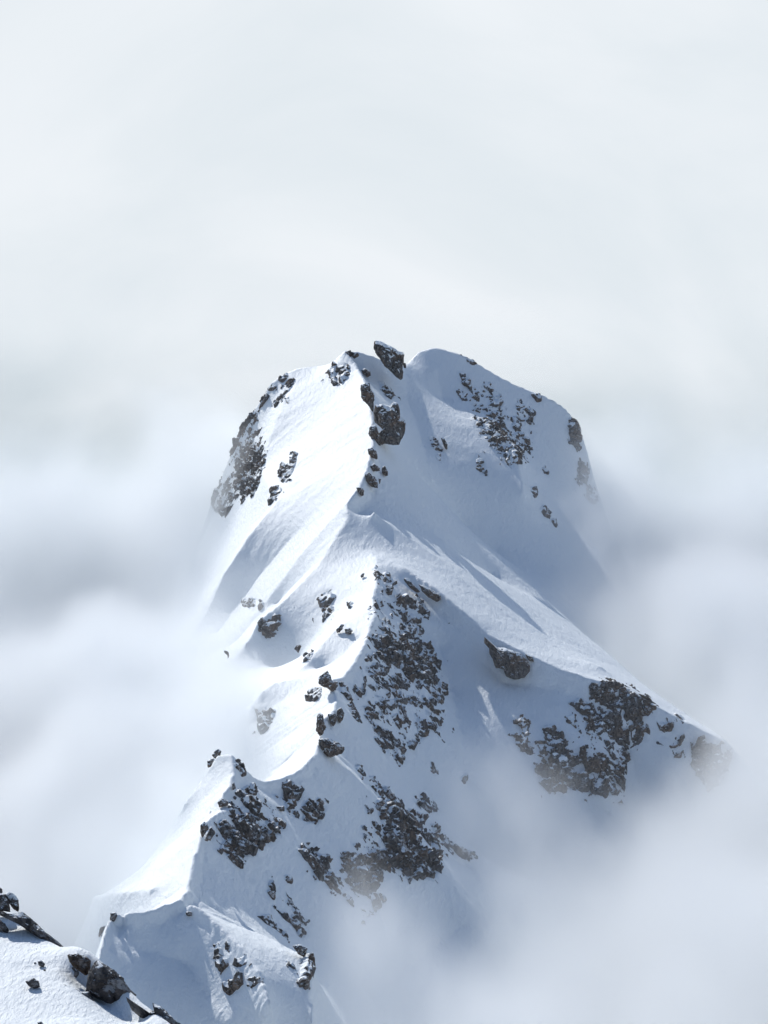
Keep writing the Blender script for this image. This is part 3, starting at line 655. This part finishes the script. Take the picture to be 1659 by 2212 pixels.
 (F_,'5','485,540 530,522 602,540 612,600 680,690 642,722 600,682 550,602','black rock wall beside the blue gully left of the brown cliff',dict(amp=3.4,bias=.4)),
 (F_,'5','580,440 600,400 640,440 672,398 782,415 812,472 805,560 740,560 660,520 625,500 598,490','brown cliff cut off square under the snow lip of the long shoulder',dict(name='rock_cliff',amp=3.6,bias=.35,size=6,thr=.8)),
 (F_,'5','808,480 915,500 985,560 915,622 850,660 820,652 795,560','pale brown cliff hanging right of the square cut brown cliff',dict(name='rock_cliff',amp=3.4,bias=.35,thr=.85)),
 (F_,'5','640,560 760,570 830,660 940,655 942,712 862,802 800,802 700,742 650,680','snow streaked rocks beneath the two brown cliffs',dict(amp=3,bias=.05)),
 (F_,'5','675,760 820,800 832,852 792,902 720,862','dark ribs of rock low down between the crag and the misty slope',dict(amp=2.6,bias=.0)),
 (F_,'5','1003,770 1040,800 1090,788 1100,738 1145,733 1132,772 1080,814 1020,808','hook shaped rock in the misty snow below the outer shoulder',dict(amp=2,bias=.2)),
 (F_,'5','1085,820 1140,818 1132,855 1090,855','small misty rock below the hook shaped rock',dict(amp=1.8,bias=.3)),
 (F_,'5','1108,600 1150,618 1205,700 1150,692','rock strip under the outer shoulder, faint in the mist',dict(amp=2,bias=.2)),
 (F_,'5','1185,740 1300,778 1425,765 1445,850 1402,1002 1300,1055 1215,930','outermost cliff of the long shoulder, nearly hidden by cloud',dict(name='rock_cliff',amp=4.5,bias=.15,size=8)),
 (F_,'5','985,640 1060,618 1082,702 1010,692','faint rock below the misty end of the snow lip',dict(amp=2.4,bias=.05)),
 # peaklet
 (S_,'6','420,240 440,210 465,192 486,215 472,270 440,262','pointed rock standing behind the top of the small snowy peak',dict(Yfix=786)),
 (S_,'6','388,282 430,260 457,290 420,322 390,327','pale misty rock left of the top of the small snowy peak',dict(Yfix=785)),
 (F_,'6','598,280 625,318 658,380 640,378 603,322','thin dark rock edge right of the top of the small snowy peak',dict(amp=1.6,bias=.3)),
 (S_,'6','563,445 580,433 592,480 570,492','small dark rock under the sharp bright edge of the small snowy peak',dict()),
 (S_,'6','458,580 490,553 537,570 532,602 478,612','rock beak jutting left below the small snowy peak',dict()),
 (F_,'6','605,510 660,478 720,448 727,522 700,532 640,542','rocks close under the bright edge of the small snowy peak',dict(amp=2,bias=.1)),
 (F_,'6','538,600 560,568 620,588 640,558 702,558 747,570 752,620 732,682 690,697 650,692 630,662 590,667 548,642','large black rock knot below the small snowy peak',dict(amp=2.8,bias=.25)),
 (F_,'6','875,540 930,508 950,448 1002,438 1030,478 1072,448 1072,502 1042,562 1032,602 960,635 943,562 898,547','dark brown rock under the curling snow lip right of the saddle',dict(amp=3,bias=.2)),
 (S_,'6','885,608 940,606 942,642 893,642','small square rock below the dark brown rock under the curling lip',dict()),
 (F_,'6','985,660 1080,618 1120,558 1150,588 1200,548 1253,580 1232,672 1170,725 1130,722 1060,702','jagged dark rock low right of the curling lip, snow in its notches',dict(amp=3,bias=.2)),
 (S_,'6','338,740 360,720 387,732 392,772 370,802 350,837 338,790','grey rock block on the bright ridge edge below the small snowy peak',dict(thick=1.0)),
 (F_,'6','372,850 400,778 418,800 402,852','small rocks behind the grey block on the bright ridge edge',dict(amp=1.6,bias=.2)),
 (F_,'6','482,735 510,733 550,768 510,757','black slot of rock under a snow overhang beneath the rock beak',dict(amp=1.5,bias=.4)),
 (F_,'6','553,690 600,698 622,740 642,790 660,730 737,738 738,840 722,932 650,962 600,932 578,850 568,750','tallest black wall below the small snowy peak',dict(name='rock_crag',amp=3.2,bias=.35,thr=.8)),
 (F_,'6','738,880 760,818 800,788 860,718 930,678 954,740 880,802 850,862 800,872 780,922 740,912','broken rocks right of the tallest black wall',dict(amp=2.4,bias=.05)),
 (F_,'6','485,900 520,868 562,858 572,902 540,932 488,928','speckled rocks left of the tallest black wall',dict(amp=1.8,bias=.0)),
 (F_,'6','525,960 570,948 622,1000 624,1044 570,1012','dark rock just below the tallest black wall',dict(amp=2,bias=.3)),
 (F_,'6','1045,930 1090,858 1130,898 1180,958 1232,1000 1253,1080 1200,1092 1222,1135 1160,1102 1128,990 1078,960','long speckled rib of rock in the middle of the lower flank',dict(amp=2.4,bias=.0)),
 (F_,'6','1240,1140 1280,1088 1325,1160 1380,1200 1330,1230 1270,1175','lower end of the speckled rib, fading towards the cloud',dict(amp=2,bias=.05)),
 (F_,'6','950,1115 975,1118 988,1152 968,1152','lone speck of rock in the open snow between the ribs',dict(amp=1.3,bias=.3)),
 (F_,'7','495,1060 540,1048 562,1100 640,1088 700,1058 755,1058 772,1150 762,1232 702,1312 640,1375 578,1332 528,1240 478,1130','large dark buttress at the edge of the cloud under the lower flank',dict(name='rock_crag',amp=3.6,bias=.25,size=5)),
 (F_,'6','822,1190 850,1162 867,1220 867,1285 838,1250','narrow rock on the snow above the speckled lower rocks',dict(amp=1.8,bias=.2)),
 (F_,'6','875,1260 940,1228 992,1300 1052,1360 1084,1425 1010,1372 970,1322 928,1282','dark curved edge of rock above the snow bump near the bright near shoulder',dict(amp=2,bias=.1)),
 (F_,'6','765,1420 820,1408 872,1398 902,1440 872,1482 942,1500 995,1565 940,1542 860,1472 798,1452','scattered rocks bordering the bright near shoulder',dict(amp=1.8,bias=.05)),
 (F_,'6','865,1330 950,1378 975,1412 1040,1398 1102,1448 1108,1512 1060,1555 1018,1522 998,1452 920,1402','brown rock cluster at the lower tip above the bright near shoulder',dict(amp=2.6,bias=.12)),
 # misty spur
 (F_,'7','585,440 610,448 634,500 620,525','upper speck of rock on the misty spur left of the wide couloir',dict(amp=1.4,bias=.2)),
 (F_,'7','678,515 700,518 694,538','tiny rock on the spine of the misty spur',dict(amp=1.2,bias=.3)),
 (F_,'7','728,550 800,588 832,640 884,690 904,722 870,745 828,662 758,602','rocky spine of the misty spur',dict(amp=2,bias=.0)),
 (F_,'7','685,710 750,658 772,700 762,762 720,722','rock left of the rocky spine on the misty spur',dict(amp=2,bias=.05)),
 (F_,'7','775,720 850,698 902,760 942,830 1002,900 1032,1000 1102,1040 1192,1150 1150,1225 1000,1242 940,1162 880,1152 800,1175 768,1090 768,900 680,872 740,800','wide mottled crag half veiled by cloud on the misty spur',dict(name='rock_crag',amp=4,bias=.08,size=6)),
 (F_,'7','995,650 1060,638 1142,690 1174,742 1100,762 1038,722','veiled rock right of the rocky spine on the misty spur',dict(amp=2.4,bias=.0)),
 (F_,'7','1178,940 1260,978 1342,1020 1434,1092 1380,1104 1258,1052 1188,992','faint rock band trailing into cloud right of the mottled crag',dict(amp=2.4,bias=.05)),
 (F_,'7','1115,400 1150,418 1164,490 1118,462','dim rock in the wide couloir, upper left',dict(amp=1.6,bias=.1)),
 (F_,'7','1335,515 1370,498 1352,548','dim speck of rock in the middle of the wide couloir',dict(amp=1.5,bias=.3)),
 (F_,'7','595,1460 700,1358 785,1358 762,1442 680,1502 618,1565','hazy rocks beneath the large dark buttress',dict(amp=2.6,bias=.0)),
 # near bowl
 (S_,'9','630,285 650,278 672,282 672,306 640,308','single boulder in the blue shade high in the near bowl',dict(name='boulder')),
 (F_,'9','806,500 845,503 842,528','small rock at the left of the near bowl outcrop',dict(amp=1.2,bias=.3)),
 (F_,'9','838,550 866,548 868,582 840,584','rock on the left side of the near bowl outcrop, above a wider one',dict(amp=1.4,bias=.35)),
 (F_,'9','842,605 890,598 914,640 890,664 846,640','wide rock low on the left side of the near bowl outcrop',dict(amp=1.8,bias=.2)),
 (F_,'9','903,480 925,498 922,552 903,530','upright rock in the upper part of the near bowl outcrop',dict(amp=1.4,bias=.15)),
 (F_,'9','976,600 1030,568 1064,588 1054,632 1000,644 976,632','dark rock in the middle of the near bowl outcrop',dict(amp=1.8,bias=.2)),
 (F_,'9','1036,740 1100,718 1164,708 1154,764 1110,784 1048,772','pointed dark rock low on the right of the near bowl outcrop',dict(amp=2,bias=.25)),
 (F_,'9','898,770 970,758 1002,688 1004,762 942,834 908,812','misty rock at the bottom of the near bowl outcrop',dict(amp=2,bias=.1)),
 (S_,'9','1356,512 1410,503 1453,528 1432,584 1388,562','beak of rock at the tip of the bright near shoulder',dict()),
 (F_,'9','1433,600 1482,588 1484,684 1440,764 1366,794 1418,722','misty cliff below the tip of the bright near shoulder',dict(amp=2.4,bias=.2)),
 (F_,'9','1326,650 1350,638 1388,702 1350,692','dark sliver of rock on the streaked bright near shoulder',dict(amp=1.4,bias=.3)),
 (S_,'9','124,290 160,284 168,310 150,346 124,340','pale rock stub at the far left end of the near snow lip',dict(name='rock_stub')),
 (F_,'9','56,400 75,378 74,442 54,444','rock sliver on the left edge below the pale stub',dict(amp=1,bias=.3)),
]
STUFF = [
 ('4','250,560 330,500 560,560 640,640 640,860 720,1120 780,1230 740,1450 560,1620 430,1760 260,1560 200,1300 150,1150 240,950 250,800','scattered bits of rock showing through the snow all round the central crag'),
 ('6','560,480 730,480 960,700 940,800 760,940 620,1040 480,930 420,800 560,700','scattered bits of rock showing through the snow below the small snowy peak'),
 ('6','1040,900 1140,860 1260,1000 1420,1180 1500,1300 1420,1340 1250,1200 1120,1080','scattered bits of rock strung along the lower flank towards the cloud'),
 ('5','470,520 800,420 980,520 960,720 830,880 800,1010 640,900 560,760','scattered bits of rock between the cliffs of the long shoulder'),
 ('1','380,700 500,600 560,800 600,950 560,1150 420,1300 340,1250','scattered bits of rock on the hazy left side of the summit face'),
 ('2','640,400 780,430 900,640 1080,640 1080,900 1020,1040 880,1060 740,900 640,760','scattered bits of rock around the crags of the right hand dome'),
 ('7','680,540 900,680 1100,780 1250,1000 1150,1250 800,1200 660,1350 480,1250 540,980 720,900','scattered bits of rock on the misty spur'),
]
for k, (crop, pts, label) in enumerate(STUFF):
    o = rock_face('rock_rubble', outline(crop, pts), label, amp=2.6, bias=-.36, thr=.62, size=4.5, seed=1500+13*k)
    if o is not None: o['kind'] = 'stuff'; del o['category']
n_made = 0
for k, (fn, crop, pts, label, kw) in enumerate(ROCKS):
    kw = dict(kw); nm = kw.pop('name', 'rock_outcrop')
    o = fn(nm, outline(crop, pts), label, seed=100+7*k, **kw)
    n_made += o is not None
print('rocks', n_made, 'of', len(ROCKS), round(time.time()-T0,1))

# rock sits flush in the slope: the snow is thinner where rock breaks through
Zc = CARVE/np.maximum(CW, 1e-6); Zc[CW < 0.5] = 0; Zf_un = Zf
Zf = Zf - blur(Zc, 1)
# ------------------------------------------------------------------ the snow mountain
na = 720
aa = np.linspace(-0.30, 0.26, na); yy = [Y0+10]
while yy[-1] < Y1-10: yy.append(yy[-1]*1.00105)
yy = np.array(yy); A, YY = np.meshgrid(aa, yy); XX = A*YY
XX = np.clip(XX, X0+2, X1-2)
ZZ = H(XX, YY)
V = np.stack([XX, YY, ZZ], -1).reshape(-1, 3)
F = grid_faces(len(yy), na)
zf = V[F, 2].max(1); F = F[(zf > -70)]
used = np.zeros(len(V), bool); used[F] = True
idx = np.cumsum(used)-1
mountain = mesh_obj('mountain', V[used], idx[F], M_SNOW)
mountain['kind'] = 'structure'; mountain['label'] = 'snow covered rocky mountain ridge rising out of the clouds'
print('mountain', len(F), round(time.time()-T0,1))

# ------------------------------------------------------------------ the near slope at the photographer's side
FX0, FX1, FY0, FY1, FH = -26.0, 4.0, 36.0, 92.0, 0.12
FL = [[(-160,1790,74),(-60,1905,71),(0,1966,68.5),(70,2006,67),(138,2047,65.5),(158,2039,64.6),(176,2039,64.0),(200,2052,63.4),(240,2090,62.4),(290,2150,61),(335,2178,60),(400,2228,58.5),(480,2310,56.5)],
 [(-200,2212,58),(0,2212,58),(137,2212,57.6),(226,2214,57.8)],
 [(-150,2050,64.5),(0,2085,63.2),(70,2095,62.9),(110,2080,63.3),(135,2105,62.1)],
 [(137,2118,61.6),(170,2150,60.4),(204,2195,58.9),(230,2222,57.9)],
 [(180,2125,63.0),(215,2165,61.9),(250,2192,60.9),(300,2225,59.7)],
 [(-200,2300,55.5),(0,2300,55.5),(250,2300,55.5)]]
def fsolve():
    global X0, X1, Y0, Y1, LINES
    keep = (X0, X1, Y0, Y1, LINES)
    nx, ny = int((FX1-FX0)/FH)+1, int((FY1-FY0)/FH)+1
    fixed = np.zeros((ny, nx)); cnt = np.zeros((ny, nx))
    for l in FL:
        a = np.array(l, float); P = place(a[:,0], a[:,1], a[:,2])
        for p, q in zip(P[:-1], P[1:]):
            n = int(np.linalg.norm(q-p)/(FH*0.4))+2; t = np.linspace(0, 1, n)[:, None]; s = p*(1-t)+q*t
            i = np.rint((s[:,0]-FX0)/FH).astype(int); j = np.rint((s[:,1]-FY0)/FH).astype(int)
            k = (i>0)&(i<nx-1)&(j>0)&(j<ny-1)
            np.add.at(fixed, (j[k], i[k]), s[k,2]); np.add.at(cnt, (j[k], i[k]), 1)
    m = cnt > 0; val = np.where(m, fixed/np.maximum(cnt,1), 0)
    m[0,:]=m[-1,:]=True; m[:,0]=m[:,-1]=True
    ys = np.linspace(0, 1, ny)
    val[:,0] = np.where(ys < 0.62, 373.2, 373.2-(ys-0.62)*60); val[0,:] = 371.5; val[-1,:] = 345.0; val[:,-1] = 352.0
    Z = np.full((ny, nx), 368.0); Z[m] = val[m]
    par = (np.add.outer(np.arange(ny), np.arange(nx)) % 2).astype(bool)
    for it in range(500):
        for c in (par, ~par):
            av = 0.25*(np.roll(Z,1,0)+np.roll(Z,-1,0)+np.roll(Z,1,1)+np.roll(Z,-1,1)); k = c & ~m; Z[k] += 1.93*(av-Z)[k]
    return Z
FZ = blur(fsolve(), 4)
fgx, fgy = np.meshgrid(FX0+np.arange(FZ.shape[1])*FH, FY0+np.arange(FZ.shape[0])*FH)
ca, sa = math.cos(R(-38)), math.sin(R(-38))
ux, uy = fgx*ca-fgy*sa, fgx*sa+fgy*ca
FZ = FZ + 0.10*fbm(fgx/2.6, fgy/2.6, fgx*0, 3, 5)
rip = fbm(ux/1.5, uy/0.45, fgx*0, 4, 15)
FZ = FZ + 0.07*np.abs(rip) - 0.11*np.maximum(0, fbm(ux/0.9, uy/0.4, fgx*0, 3, 25)-0.15)
V = np.stack([fgx, fgy, FZ], -1).reshape(-1, 3); F = grid_faces(*fgx.shape)
M_NEAR = snow_mat('near_snow', 7.0, 16.0, 0.10, 0.03, (1.0, 0.4, 1.0), (0, 0, R(38)))
near = mesh_obj('snow_slope', V, F, M_NEAR); near['kind'] = 'structure'; near['label'] = 'bright near snow slope in the bottom left corner'
M_NROCK = rock_mat('near_limestone', (0.045, 0.044, 0.045), (0.22, 0.21, 0.20), (1.0, 0.86, 0.78), 3.2, 0.26, 0.3)
M_NBROWN = rock_mat('near_brown_limestone', (0.07, 0.055, 0.045), (0.24, 0.20, 0.165), (1.1, 0.92, 0.8), 3.2, 0.24, 0.2)
FM, FMB = (M_NROCK, M_NEAR), (M_NBROWN, M_NEAR)
NEAR = [
 ('boulder','820,1130 880,1105 960,1140 1040,1190 1100,1250 1150,1330 1222,1392 1208,1420 1140,1410 1100,1470 1000,1482 930,1442 840,1402 780,1360 795,1280 800,1200','big grey boulder with a pitted face below the rounded snow cap',dict(Yfix=61.9,thick=1.0,amp=.10,thr=.88,mats=FM)),
 ('boulder','608,1042 640,1032 690,1028 780,1058 812,1090 812,1182 772,1222 720,1182 660,1140 625,1100','brown boulder tucked under the left side of the rounded snow cap',dict(Yfix=62.7,thick=1.0,amp=.10,thr=.88,mats=FMB)),
 ('rock','640,1160 665,1140 680,1180 705,1170 708,1215 690,1245 665,1230 670,1190','small dark rock wedged beneath the brown boulder',dict(Yfix=62.3,amp=.14,thr=.9,mats=FM)),
 ('slanting_rock','578,1308 640,1335 740,1375 800,1378 875,1497 800,1492 720,1462 625,1372','low dark slab half buried in snow in front of the big grey boulder',dict(Yfix=61.2,thick=.9,amp=.08,thr=.85,mats=FM)),
 ('slanting_rock','0,648 60,660 130,672 190,660 235,682 300,738 400,828 500,898 578,965 492,1002 425,972 380,902 310,852 200,782 100,722 0,690','long dark slab lying along the top edge of the near slope',dict(Yfix=66.6,thick=.9,amp=.11,thr=.8,mats=FM)),
 ('rock','-60,470 0,488 30,492 75,560 97,662 40,660 -60,640','dark rock at the left edge above the long slab, partly snow filled',dict(Yfix=68.0,amp=.14,thr=.75,mats=FM)),
 ('rock','-40,420 0,434 20,450 18,492 -40,500','small dark knob at the left edge, topmost of the near rocks',dict(Yfix=68.6,amp=.14,thr=.9,mats=FM)),
 ('boulder','38,495 85,470 130,500 165,545 173,620 165,650 120,620 80,570 55,530','domed boulder dusted with snow behind the long slab',dict(Yfix=68.4,thick=1.1,amp=.07,thr=.42,mats=FM)),
 ('rock','-60,720 0,725 40,760 76,810 72,845 20,838 -60,800','grey rock at the left edge just below the long slab',dict(Yfix=66.6,amp=.10,thr=.9,mats=FM)),
 ('slanting_rock','1135,1425 1160,1455 1230,1482 1300,1530 1345,1562 1405,1540 1370,1485 1440,1508 1520,1590 1660,1680 1560,1740 1400,1720 1250,1585 1190,1535','rough dark ledge running down to the bottom edge right of the big boulder',dict(Yfix=60.0,thick=.7,amp=.09,thr=.84,mats=FM)),
 ('rock','232,1278 300,1250 345,1275 358,1322 312,1338 262,1320','grey stone in a hollow in the middle of the near snow',dict(Yfix=62.0,amp=.12,thr=.9,mats=FM)),
 ('rock','340,1098 370,1088 406,1120 392,1147 350,1132','smaller stone on the near snow up towards the snow cap',dict(Yfix=63.4,amp=.14,thr=.8,mats=FM)),
 ('pebble','303,1105 322,1102 328,1120 310,1122','pebble just left of the smaller stone on the near snow',dict(Yfix=63.3,amp=.1,mats=FM)),
 ('pebble','388,1168 405,1162 415,1178 395,1184','pebble just below the smaller stone on the near snow',dict(Yfix=63.0,amp=.1,mats=FM)),
 ('rock','338,1645 372,1638 392,1662 350,1680','stone cut off by the bottom edge in the near snow',dict(Yfix=58.8,amp=.12,mats=FM)),
]
def near_cast(u, v):
    """distance at which a sighted direction meets the near slope"""
    Ys = np.arange(FY0+1, FY1-1, 0.05); p = np.array([0,0,CAM_Z]) + ray(u, v)*Ys[:,None]
    i = np.clip(np.rint((p[:,0]-FX0)/FH).astype(int), 0, FZ.shape[1]-1); j = np.clip(np.rint((p[:,1]-FY0)/FH).astype(int), 0, FZ.shape[0]-1)
    k = np.nonzero(p[:,2] <= FZ[j, i])[0]
    return float(Ys[k[0]]) if len(k) else 62.0
for k, (nm, pts, label, kw) in enumerate(NEAR):
    if 'stone' in label or nm == 'pebble':
        q_ = outline('8', pts); kw['Yfix'] = near_cast(q_[:,0].mean(), q_[:,1].max()) + 0.02; kw['thick'] = 1.0
    solid_rock(nm, outline('8', pts), label, seed=900+11*k, **kw)
print('near', round(time.time()-T0,1))

# ------------------------------------------------------------------ the cloud the ridge stands in
m = bpy.data.materials.new('cloud'); m.use_nodes = True; t = m.node_tree; t.nodes.clear()
o_ = N(t, 'ShaderNodeOutputMaterial'); pv = N(t, 'ShaderNodeVolumePrincipled')
pv.inputs['Color'].default_value = (0.952, 0.970, 0.977, 1); pv.inputs['Anisotropy'].default_value = 0.15; pv.inputs['Density'].default_value = 1/40
L(t, pv.outputs[0], o_.inputs['Volume'])
M_CLOUD = m
CB = ((-430, 430), (430, 1770), (-60, 215)); VOX = 5.0
g = bpy.data.node_groups.new('cloud_density', 'GeometryNodeTree')
g.interface.new_socket('Geometry', in_out='INPUT', socket_type='NodeSocketGeometry')
g.interface.new_socket('Geometry', in_out='OUTPUT', socket_type='NodeSocketGeometry')
go = N(g, 'NodeGroupOutput')
vc = N(g, 'GeometryNodeVolumeCube')
vc.inputs['Min'].default_value = [a[0] for a in CB]; vc.inputs['Max'].default_value = [a[1] for a in CB]
for nm_, a in zip('XYZ', CB): vc.inputs['Resolution '+nm_].default_value = int((a[1]-a[0])/VOX)
pos = N(g, 'GeometryNodeInputPosition'); sp_ = N(g, 'ShaderNodeSeparateXYZ'); L(g, pos.outputs[0], sp_.inputs[0])
def curve(pts, sock, lo, hi, zlo, zhi):
    a = N(g, 'ShaderNodeMapRange'); a.inputs['From Min'].default_value = lo; a.inputs['From Max'].default_value = hi; L(g, sock, a.inputs[0])
    c = N(g, 'ShaderNodeFloatCurve'); cu = c.mapping.curves[0]
    P = [((p-lo)/(hi-lo), (z-zlo)/(zhi-zlo)) for p, z in pts]
    cu.points[0].location = P[0]; cu.points[1].location = P[-1]
    for q in P[1:-1]: cu.points.new(*q)
    c.mapping.update(); L(g, a.outputs[0], c.inputs['Value'])
    b = N(g, 'ShaderNodeMapRange'); b.inputs['To Min'].default_value = zlo; b.inputs['To Max'].default_value = zhi; L(g, c.outputs[0], b.inputs[0])
    return b.outputs[0]
def mth(op, a, b=None, c=None):
    n = N(g, 'ShaderNodeMath', operation=op)
    for i, v in enumerate((a, b, c)):
        if v is None: continue
        if isinstance(v, (int, float)): n.inputs[i].default_value = v
        else: L(g, v, n.inputs[i])
    return n.outputs[0]
def srange(sock, lo, hi, a=0.0, b=1.0):
    n = N(g, 'ShaderNodeMapRange', interpolation_type='SMOOTHSTEP')
    n.inputs['From Min'].default_value = lo; n.inputs['From Max'].default_value = hi; n.inputs['To Min'].default_value = a; n.inputs['To Max'].default_value = b
    L(g, sock, n.inputs[0]); return n.outputs[0]
def noise(scale, detail, off=(0,0,0), zs=1.0):
    mp = N(g, 'ShaderNodeVectorMath', operation='MULTIPLY_ADD'); mp.inputs[1].default_value = (1,.42,zs); mp.inputs[2].default_value = off
    L(g, pos.outputs[0], mp.inputs[0])
    n = N(g, 'ShaderNodeTexNoise'); n.inputs['Scale'].default_value = scale; n.inputs['Detail'].default_value = detail; n.inputs['Roughness'].default_value = 0.56
    L(g, mp.outputs[0], n.inputs['Vector']); return n.outputs[0]
X_, Y_, Z_ = sp_.outputs[0], sp_.outputs[1], sp_.outputs[2]
# height of the cloud top on the right and on the left of the ridge, by distance
zr = curve([(430,92),(600,95),(700,82),(800,63),(900,51),(1000,44),(1100,42),(1300,60),(1500,78),(1770,55)], Y_, 430, 1770, 0, 200)
zl = curve([(430,96),(640,102),(760,104),(950,98),(1100,97),(1300,96),(1500,98),(1770,58)], Y_, 430, 1770, 0, 200)
xr = curve([(430,-110),(640,-85),(720,-62),(800,-40),(900,-22),(1100,-5),(1250,-12),(1500,10),(1770,10)], Y_, 430, 1770, -200, 200)
side = srange(mth('SUBTRACT', X_, xr), -32, 8)
mz = N(g, 'ShaderNodeMix', data_type='FLOAT'); L(g, side, mz.inputs[0]); L(g, zl, mz.inputs[2]); L(g, zr, mz.inputs[3])
top_ = mth('ADD', mz.outputs[0], mth('MULTIPLY', mth('SUBTRACT', noise(0.012, 6, zs=0.9), 0.5), 150.0))
top_ = mth('ADD', top_, srange(X_, 105, 190, 0, 42))
for bx_, by_, rx_, ry_, amp_ in ((-105, 830, 75, 130, 20), (-160, 1280, 110, 200, -45), (225, 1400, 110, 200, -44), (-140, 1450, 80, 130, 46), (150, 1490, 60, 110, 16)):     # billows and hollows
    du = mth('DIVIDE', mth('SUBTRACT', X_, bx_), rx_); dv = mth('DIVIDE', mth('SUBTRACT', Y_, by_), ry_)
    top_ = mth('ADD', top_, srange(mth('SQRT', mth('ADD', mth('MULTIPLY', du, du), mth('MULTIPLY', dv, dv))), 0.0, 1.3, amp_, 0.0))
dep_ = mth('SUBTRACT', top_, Z_)
soft = curve([(430,22),(900,24),(1300,34),(1770,60)], Y_, 430, 1770, 0, 100)
dn = srange(mth('DIVIDE', dep_, soft), -1.0, 1.3, 0.0, 1.0)
dl = srange(Y_, 900, 1150, 0.045*40, 0.024*40)
dr = srange(Y_, 1120, 1400, 0.026*40, 0.03*40)
mixn = N(g, 'ShaderNodeMix', data_type='FLOAT'); L(g, side, mixn.inputs[0]); L(g, dl, mixn.inputs[2]); L(g, dr, mixn.inputs[3])
dn = mth('MULTIPLY', dn, mixn.outputs[0])
dn = mth('MULTIPLY', dn, srange(Y_, 1480, 1680, 1, 0))
dn = mth('MULTIPLY', dn, srange(mth('ABSOLUTE', X_), 380, 428, 1, 0))
dn = mth('ADD', dn, 0.003)
L(g, dn, vc.inputs['Density'])
sm = N(g, 'GeometryNodeSetMaterial'); sm.inputs['Material'].default_value = M_CLOUD
L(g, vc.outputs[0], sm.inputs[0]); L(g, sm.outputs[0], go.inputs[0])
me = bpy.data.meshes.new('cloud_bank'); me.materials.append(M_CLOUD)
cloud = bpy.data.objects.new('cloud_bank', me); C.collection.objects.link(cloud)
md = cloud.modifiers.new('density', 'NODES'); md.node_group = g
cloud['kind'] = 'stuff'; cloud['label'] = 'soft bank of cloud wrapped round the foot of the ridge'
cy.volume_step_rate = 3.2; cy.volume_preview_step_rate = 3.2; cy.volume_max_steps = 512
